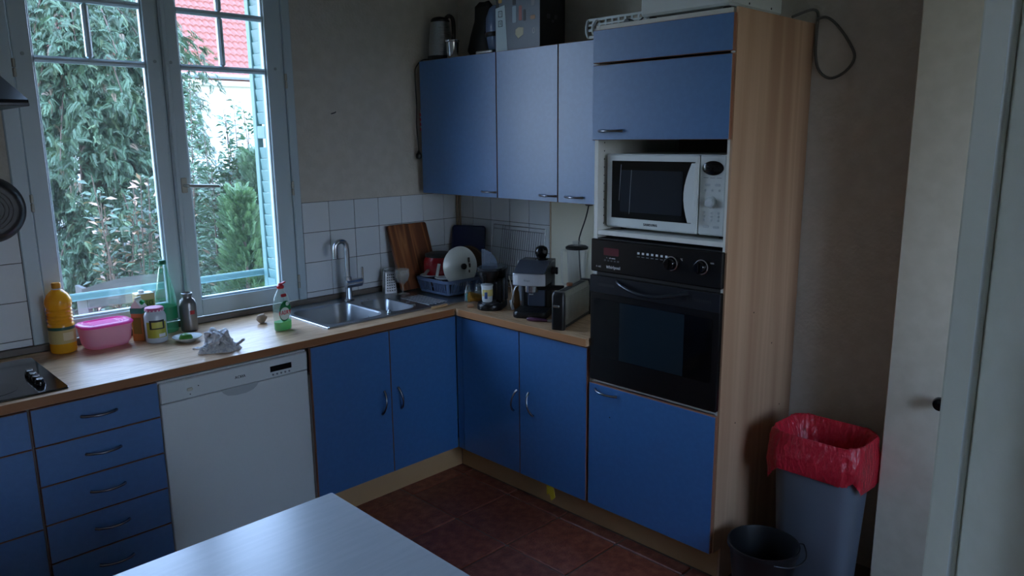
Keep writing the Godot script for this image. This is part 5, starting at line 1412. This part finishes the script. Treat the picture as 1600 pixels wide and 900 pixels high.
func upper_items() -> void:
	var Y := 2.1106
	# kettle
	var o := thing("kettle", "steel kettle with a black handle in the dark end of the wall cabinets' top", "kettle", V(-0.235, Y, 0.125), 0)
	var st := S(); lathe(st, [Vector2(0.066, 0.0), Vector2(0.07, 0.004), Vector2(0.07, 0.026)], 32); part("kettle_base", st, mats.black, o)
	st = S(); lathe(st, [Vector2(0.067, 0.0262), Vector2(0.067, 0.04), Vector2(0.06, 0.12), Vector2(0.05, 0.2)], 36); part("kettle_body", st, mats.steel, o)
	st = S(); lathe(st, [Vector2(0.05, 0.2002), Vector2(0.051, 0.21), Vector2(0.042, 0.222), Vector2(0.02, 0.228), Vector2(0.001, 0.229)], 32); part("lid", st, mats.black, o)
	st = S(); tube(st, curve([V(0.0, 0.215, 0.045), V(0.0, 0.225, 0.075), V(0.0, 0.2, 0.105), V(0, 0.12, 0.108), V(0, 0.055, 0.088), V(0, 0.04, 0.066)]), 0.011, 10); part("kettle_handle", st, mats.black, o)
	# dark bag over and behind
	st = S()
	var f := fn(0.12, 31)
	var rg := []
	for e in [[0.14, 0.2, 0.0], [0.15, 0.22, 0.04], [0.13, 0.19, 0.12], [0.1, 0.15, 0.2], [0.07, 0.13, 0.26], [0.03, 0.06, 0.29]]:
		var rr := ring_noise(rring(e[0], e[1], minf(e[0], e[1]) * 0.45, e[2]), 0.03, f)
		for i in rr.size(): rr[i].y = maxf(rr[i].y, 0.0)
		rg.append(rr)
	loft(st, rg)
	single("plastic_bag", st, M("bag_black", C(20, 20, 20), 0.5), "crumpled black plastic bag behind the steel beaker on the wall cabinets", "bag", V(-0.112, Y, 0.355))
	o = thing("steel_beaker", "small polished steel beaker with a rolled rim on the wall cabinets", "beaker", V(-0.285, Y, 0.28), 0)
	st = S(); lathe(st, [Vector2(0.026, 0.0), Vector2(0.028, 0.003), Vector2(0.034, 0.08), Vector2(0.038, 0.083), Vector2(0.038, 0.09), Vector2(0.034, 0.092), Vector2(0.032, 0.08), Vector2(0.026, 0.006), Vector2(0.001, 0.005)], 30); part("cup_body", st, mats.chrome, o)
	st = S(); slab(st, 0.10, 0.12, 0.012, 0.016, 0.004, T(0, 0.008, 0, -90)); single("metal_tin", st, mats.steel, "flat metal tin lying left of the printed box on the wall cabinets", "tin", V(-0.27, Y, 0.55))
	# blue-grey jug
	o = thing("plastic_jug", "blue-grey translucent jug half hidden behind the printed box", "jug", V(-0.19, Y, 0.535), 0)
	st = S(); lathe(st, [Vector2(0.045, 0.0), Vector2(0.05, 0.004), Vector2(0.062, 0.06), Vector2(0.07, 0.12), Vector2(0.068, 0.18), Vector2(0.052, 0.225), Vector2(0.035, 0.24)], 32); part("jug_body", st, M("jug_blue", C(104, 124, 156), 0.2), o)
	st = S(); lathe(st, [Vector2(0.0705, 0.088), Vector2(0.074, 0.092), Vector2(0.074, 0.104), Vector2(0.0705, 0.11)], 32); part("band", st, mats.black, o)
	# printed appliance box
	o = thing("appliance_box", "printed cardboard box of a kitchen appliance on top of the wall cabinets", "box", V(-0.2225, Y, 0.7805), -90)
	st = S(); box(st, V(0, 0.15, 0), V(0.291, 0.30, 0.175), 0.002); part("carton_body", st, M("box_black", C(18, 18, 20), 0.4), o)
	st = S(); box(st, V(0.012, 0.15, 0.0878), V(0.266, 0.298, 0.001)); var fr := part("front_print", st, M("box_slate", C(92, 104, 118), 0.4), o)
	st = S(); prism(st, PackedVector2Array([Vector2(-0.1445, 0.002), Vector2(-0.066, 0.002), Vector2(-0.082, 0.21), Vector2(-0.1445, 0.2)]), 0.0012, T(0, 0, 0.0887)); part("light_strip", st, M("box_pale", C(186, 206, 212), 0.4), fr)
	for y in [0.128, 0.172]:
		st = S(); tube(st, [V(-0.124, y - 0.013, 0.0895), V(-0.1, y - 0.013, 0.0895), V(-0.1, y + 0.013, 0.0895), V(-0.124, y + 0.013, 0.0895)], 0.0018, 4, true); part("icon_frame", st, mats.mark_dark, fr)
		text("icon", "1" if y > 0.15 else "8", 0.013, mats.mark_dark, fr, T(-0.112, y, 0.0892))
	st = S(); slab(st, 0.024, 0.034, 0.006, 0.001, 0.0002, T(-0.112, 0.238, 0.0893)); part("cup_print", st, M("print_gold", C(186, 150, 84), 0.4), fr)
	st = S(); slab(st, 0.036, 0.03, 0.006, 0.001, 0.0002, T(-0.112, 0.272, 0.0893)); part("steel_print", st, M("print_grey", C(160, 168, 172), 0.4), fr)
	for e in [[-0.018, 0.16, 0.026, 0.075, "print_pale", C(150, 172, 186)], [-0.018, 0.235, 0.022, 0.065, "print_dark", C(44, 50, 58)], [0.022, 0.162, 0.02, 0.066, "print_red", C(170, 104, 100)], [0.048, 0.15, 0.016, 0.05, "print_dark", C(44, 50, 58)], [0.102, 0.135, 0.03, 0.018, "print_tan", C(180, 140, 108)], [0.104, 0.21, 0.022, 0.05, "print_mist", C(128, 136, 142)]]:
		st = S(); slab(st, e[2], e[3], 0.005, 0.001, 0.0002, T(e[0], e[1], 0.0888)); part("picture_print", st, M(e[4], e[5], 0.45), fr)
	st = S(); prism(st, PackedVector2Array([Vector2(-0.01, 0.092), Vector2(-0.012, 0.07), Vector2(0.008, 0.05), Vector2(0.04, 0.066), Vector2(0.042, 0.096), Vector2(0.01, 0.1)]), 0.001, T(0, 0, 0.0888)); part("plate_print", st, M("print_cream", C(196, 190, 160), 0.45), fr)
	text("print_number", "0", 0.024, mats.mark_white, fr, T(0.106, 0.075, 0.0886))
	for e in [[0.0, 0.24, 0.05, 0.02], [0.03, 0.255, 0.02, 0.04], [-0.02, 0.14, 0.02, 0.02], [0.03, 0.14, 0.024, 0.02], [0.0, 0.12, 0.016, 0.012]]:
		st = S(); slab(st, e[2], e[3], 0.003, 0.001, 0.0002, T(0.146, e[1], e[0], 0, 90)); part("side_print", st, M("print_dim", C(74, 74, 76), 0.5), o)
	# slotted white rail
	o = thing("slotted_rail", "white slotted metal rail lying across the tops of the cabinets", "rail", V(-0.30, 2.1186, 1.205), -90)
	var wm := M("rail_white", C(210, 220, 220), 0.3)
	for y in [[0.0, 0.012], [0.030, 0.040], [0.052, 0.060], [0.072, 0.082]]:
		st = S(); bx(st, V(0.0, y[0], -0.002), V(0.42, y[1], 0.002), 0.0006); part("strip", st, wm, o)
	for k in 12:
		st = S(); bx(st, V(0.02 + k * 0.034, 0.002, -0.0018), V(0.031 + k * 0.034, 0.08, 0.0016), 0.0006); part("tie", st, wm, o)
	st = S(); bx(st, V(0.0, 0.0795, -0.05), V(0.42, 0.082, -0.0021), 0.0006); part("top_flange", st, wm, o)
	st = S(); tube(st, curve([V(0.0, 0.006, 0.0), V(-0.006, 0.02, 0.004), V(-0.008, 0.05, 0.006), V(-0.002, 0.076, 0.002)]), 0.006, 8); tube(st, curve([V(0.05, 0.006, 0.008), V(0.036, 0.02, 0.012), V(0.034, 0.05, 0.012), V(0.05, 0.074, 0.008)]), 0.006, 8); part("end_bracket", st, wm, o)
	# grey plug and flex lying over the rail
	o = thing("grey_plug", "grey mains plug with its flex lying in front of the slotted rail", "plug", V(-0.42, 2.1186, 1.51), 0)
	st = S(); lathe(st, [Vector2(0.012, 0.0), Vector2(0.017, 0.004), Vector2(0.019, 0.02), Vector2(0.019, 0.034), Vector2(0.015, 0.038)], 20, T(0.02, 0.0195, 0, 0, 0, 90)); part("plug_body", st, M("plug_grey", C(104, 106, 112), 0.5), o)
	st = S()
	for z in [-0.0095, 0.0095]: cyl(st, V(-0.0181, 0.0195, z), V(-0.036, 0.0195, z), 0.0022, -1, 8)
	part("pin", st, mats.chrome, o)
	st = S(); tube(st, curve([V(0.02, 0.0195, 0.0), V(0.05, 0.035, 0.015), V(0.06, 0.058, 0.04), V(0.05, 0.05, 0.08), V(0.03, 0.02, 0.1), V(0.03, 0.006, 0.14)]), 0.0035, 8); part("flex", st, M("plug_grey"), o)
	# white appliance on the tall unit
	o = thing("white_appliance", "large white appliance standing on top of the tall oven cabinet", "appliance", V(-0.378, 2.1186, 1.848), -90)
	st = S(); box(st, V(0, 0.137, 0), V(0.365, 0.25, 0.37), 0.008); part("housing", st, mats.white_app, o)
	for x in [-0.15, 0.15]:
		for z in [-0.15, 0.15]:
			st = S(); cyl(st, V(x, 0, z), V(x, 0.0118, z), 0.014, -1, 14); part("foot", st, mats.black_soft, o)
	for z in [-0.1, 0.06]:
		st = S(); cyl(st, V(0.1826, 0.028, z), V(0.1836, 0.028, z), 0.004, -1, 10); part("screw", st, mats.dark_metal, o)
	# cable loop on the wall
	st = S(); tube(st, curve([V(-0.16, 2.128, 2.055), V(-0.06, 2.16, 2.08), V(-0.016, 2.15, 2.086), V(-0.012, 2.09, 2.084), V(-0.012, 2.0, 2.086), V(-0.012, 1.94, 2.105), V(-0.012, 1.912, 2.15), V(-0.012, 1.935, 2.205), V(-0.012, 1.985, 2.232), V(-0.012, 2.05, 2.2), V(-0.012, 2.11, 2.152), V(-0.012, 2.135, 2.115), V(-0.02, 2.13, 2.085)], 8), 0.0052, 8)
	single("cable_loop", st, M("cable_grey", C(98, 98, 94), 0.6), "grey cable hanging in a loop on the wall beside the tall cabinet", "cable")
	# cord with plug and the cloth at the end of the wall cabinets
	o = thing("hanging_cord", "thin black cord with a round plug hanging beside the first wall cabinet", "cord", V(0, 0, 0))
	st = S(); tube(st, curve([V(-0.26, Y + 0.005, 0.12), V(-0.325, Y + 0.006, 0.085), V(-0.345, Y - 0.03, 0.045), V(-0.347, 2.03, 0.036), V(-0.347, 1.88, 0.042), V(-0.347, 1.78, 0.036), V(-0.347, 1.7, 0.042), V(-0.346, 1.63, 0.046)]), 0.0032, 8); part("flex", st, mats.black, o)
	st = S(); lathe(st, [Vector2(0.006, 0.0), Vector2(0.014, 0.004), Vector2(0.017, 0.014), Vector2(0.016, 0.026), Vector2(0.008, 0.036), Vector2(0.004, 0.05)], 20, T(-0.346, 1.592, 0.045)); part("plug", st, mats.black, o)
	o = thing("pot_holder", "white pot holder with red pattern hanging at the end of the wall cabinets", "pot holder", V(-0.27, 1.733, 0.058), 0)
	st = S(); slab(st, 0.13, 0.135, 0.02, 0.012, 0.004, T(0, 0.0675, 0)); part("quilted_pad", st, M("pad", C(206, 194, 188), 0.95), o)
	st = S()
	rng.seed = 8
	for k in 9: slab(st, 0.026, 0.02, 0.008, 0.001, 0.0003, T(rng.randf_range(-0.05, 0.05), rng.randf_range(0.02, 0.1), -0.0065, 0, 0, rng.randf_range(0, 90)))
	for k in 4: box(st, V(-0.0655, 0.02 + k * 0.026, 0), V(0.002, 0.016, 0.0135), 0.0005)
	part("red_pattern", st, M("pad_red", C(176, 52, 56), 0.95), o)
	# stub of wire in the wall
	st = S(); tube(st, [V(-0.855, 1.829, 0.0005), V(-0.853, 1.831, 0.012), V(-0.846, 1.834, 0.02), V(-0.838, 1.838, 0.016)], 0.0028, 6)
	single("wire_stub", st, mats.dark_metal, "stub of dark wire poking from the bare wall beside the window", "wire")
	# yellow tag
	st = S(); prism(st, PackedVector2Array([Vector2(-0.018, 0.0), Vector2(-0.02, -0.05), Vector2(-0.004, -0.04), Vector2(0.006, -0.072), Vector2(0.03, -0.05), Vector2(0.02, 0.0)]), 0.003, T(0, 0, 0, 0, 0, 4))
	single("yellow_tag", st, M("tag_yellow", C(206, 176, 40), 0.6), "small yellow rag caught below the base cabinet door beside the oven unit", "rag", V(-0.592, 0.1518, 1.246), -90)

func bins() -> void:
	# tall bin and its bag
	var c := V(-0.322, 0, 2.352)
	var o := thing("waste_bin", "tall grey rectangular bin standing beside the tall cabinet", "bin", c, 0)
	var st := S()
	loft(st, [rring(0.18, 0.24, 0.05, 0.0), rring(0.185, 0.245, 0.052, 0.004), rring(0.234, 0.301, 0.062, 0.60), rring(0.243, 0.31, 0.066, 0.602), rring(0.243, 0.31, 0.066, 0.632), rring(0.236, 0.303, 0.064, 0.634), rring(0.222, 0.289, 0.06, 0.6), rring(0.176, 0.236, 0.05, 0.01)], true, true); part("bin_body", st, M("bin_grey", C(104, 112, 124), 0.45), o)
	st = S()
	var f := fn(0.16, 41); var g := fn(0.5, 43)
	var rg := []
	var n := 96
	for e in [[0.268, 0.334, 0.0], [0.276, 0.34, 0.02], [0.284, 0.346, 0.05], [0.276, 0.34, 0.09], [0.264, 0.33, 0.125], [0.259, 0.325, 0.142], [0.252, 0.318, 0.15], [0.238, 0.303, 0.148], [0.218, 0.284, 0.13], [0.18, 0.244, 0.06], [0.14, 0.2, -0.05], [0.1, 0.16, -0.14]]:
		var base := rring(e[0], e[1], 0.07, 0.0, V(0, 0, 0), 23)
		var ring := PackedVector3Array()
		for i in base.size():
			var p := base[i]
			var a := TAU * i / base.size()
			var hem := 0.50 + 0.022 * sin(2.0 * a + 0.8) + 0.012 * sin(5.0 * a) - 0.03 * (0.5 - 0.5 * cos(a - 3.6)) 
			var y: float = lerpf(hem, 0.50, clampf(e[2] / 0.14, 0, 1)) + e[2] if e[2] < 0.14 else 0.50 + e[2]
			var k := 0.010 * f.get_noise_3d(p.x * 160, y * 110, p.z * 160) + 0.006 * g.get_noise_3d(p.x * 130, y * 60, p.z * 130)
			if e[2] < 0.1: k += 0.003 * sin(a * 11.0 + 6 * f.get_noise_1d(a * 10))
			var d := V(p.x, 0, p.z).normalized()
			var q := p + d * maxf(k, -0.003 if e[2] >= 0.05 and e[2] < 0.149 else -0.02)
			ring.append(V(q.x, y + 0.012 * g.get_noise_2d(p.x * 90, p.z * 90) * (0.3 if e[2] > 0.13 and e[2] < 0.152 else 1.0), minf(q.z, 0.170)))
		rg.append(ring)
	loft(st, rg, false, true)
	bump(glow_through("bag_red", C(206, 40, 58), C(120, 14, 28), 0.3), noise("wrinkle", 0.02, [], 3, FastNoiseLite.TYPE_CELLULAR), 0.9)
	mats.bag_red.uv1_triplanar = true; mats.bag_red.uv1_scale = V(5, 2.2, 5)
	single("bin_bag", st, glow_through("bag_red", C(206, 40, 58), C(120, 14, 28), 0.3), "red plastic bag folded over the rim of the tall grey bin", "bag", c)
	# black bucket
	o = thing("bucket", "small black bucket on the floor in front of the tall grey bin", "bucket", V(-0.585, 0, 2.27), 0)
	st = S(); lathe(st, [Vector2(0.085, 0.0), Vector2(0.088, 0.004), Vector2(0.116, 0.262), Vector2(0.124, 0.266), Vector2(0.124, 0.28), Vector2(0.119, 0.281), Vector2(0.113, 0.262), Vector2(0.086, 0.01), Vector2(0.001, 0.008)], 44); part("bucket_body", st, M("bucket", C(22, 22, 24), 0.4), o)
	st = S(); tube(st, curve([V(0.09, 0.272, 0.088), V(0.11, 0.262, 0.1), V(0.04, 0.255, 0.138), V(-0.05, 0.258, 0.132), V(-0.1, 0.268, 0.09)]), 0.003, 8); part("bail_handle", st, mats.dark_metal, o)
	st = S()
	rng.seed = 77
	var h := fn(2.0, 51)
	st.set_smooth_group(1)
	for i in 14:
		for j in 14:
			var P := func(a: int, b: int) -> Vector3:
				var x := -0.098 + 0.196 * a / 14.0; var z := -0.098 + 0.196 * b / 14.0
				var r := Vector2(x, z).length()
				if r > 0.098: x *= 0.098 / r; z *= 0.098 / r
				return V(x, 0.12 + 0.028 * h.get_noise_2d(x * 30, z * 30), z)
			quad(st, P.call(i, j + 1), P.call(i + 1, j + 1), P.call(i + 1, j), P.call(i, j))
	var w := single("food_scraps", st, M("scraps", C(74, 58, 46), 0.95), "brown kitchen scraps lying inside the black bucket", "scraps", V(-0.585, 0, 2.27)); w.set_meta("kind", "stuff")

func items() -> void:
	window_side_items()
	sink_side_items()
	corner_items()
	upper_items()
	bins()
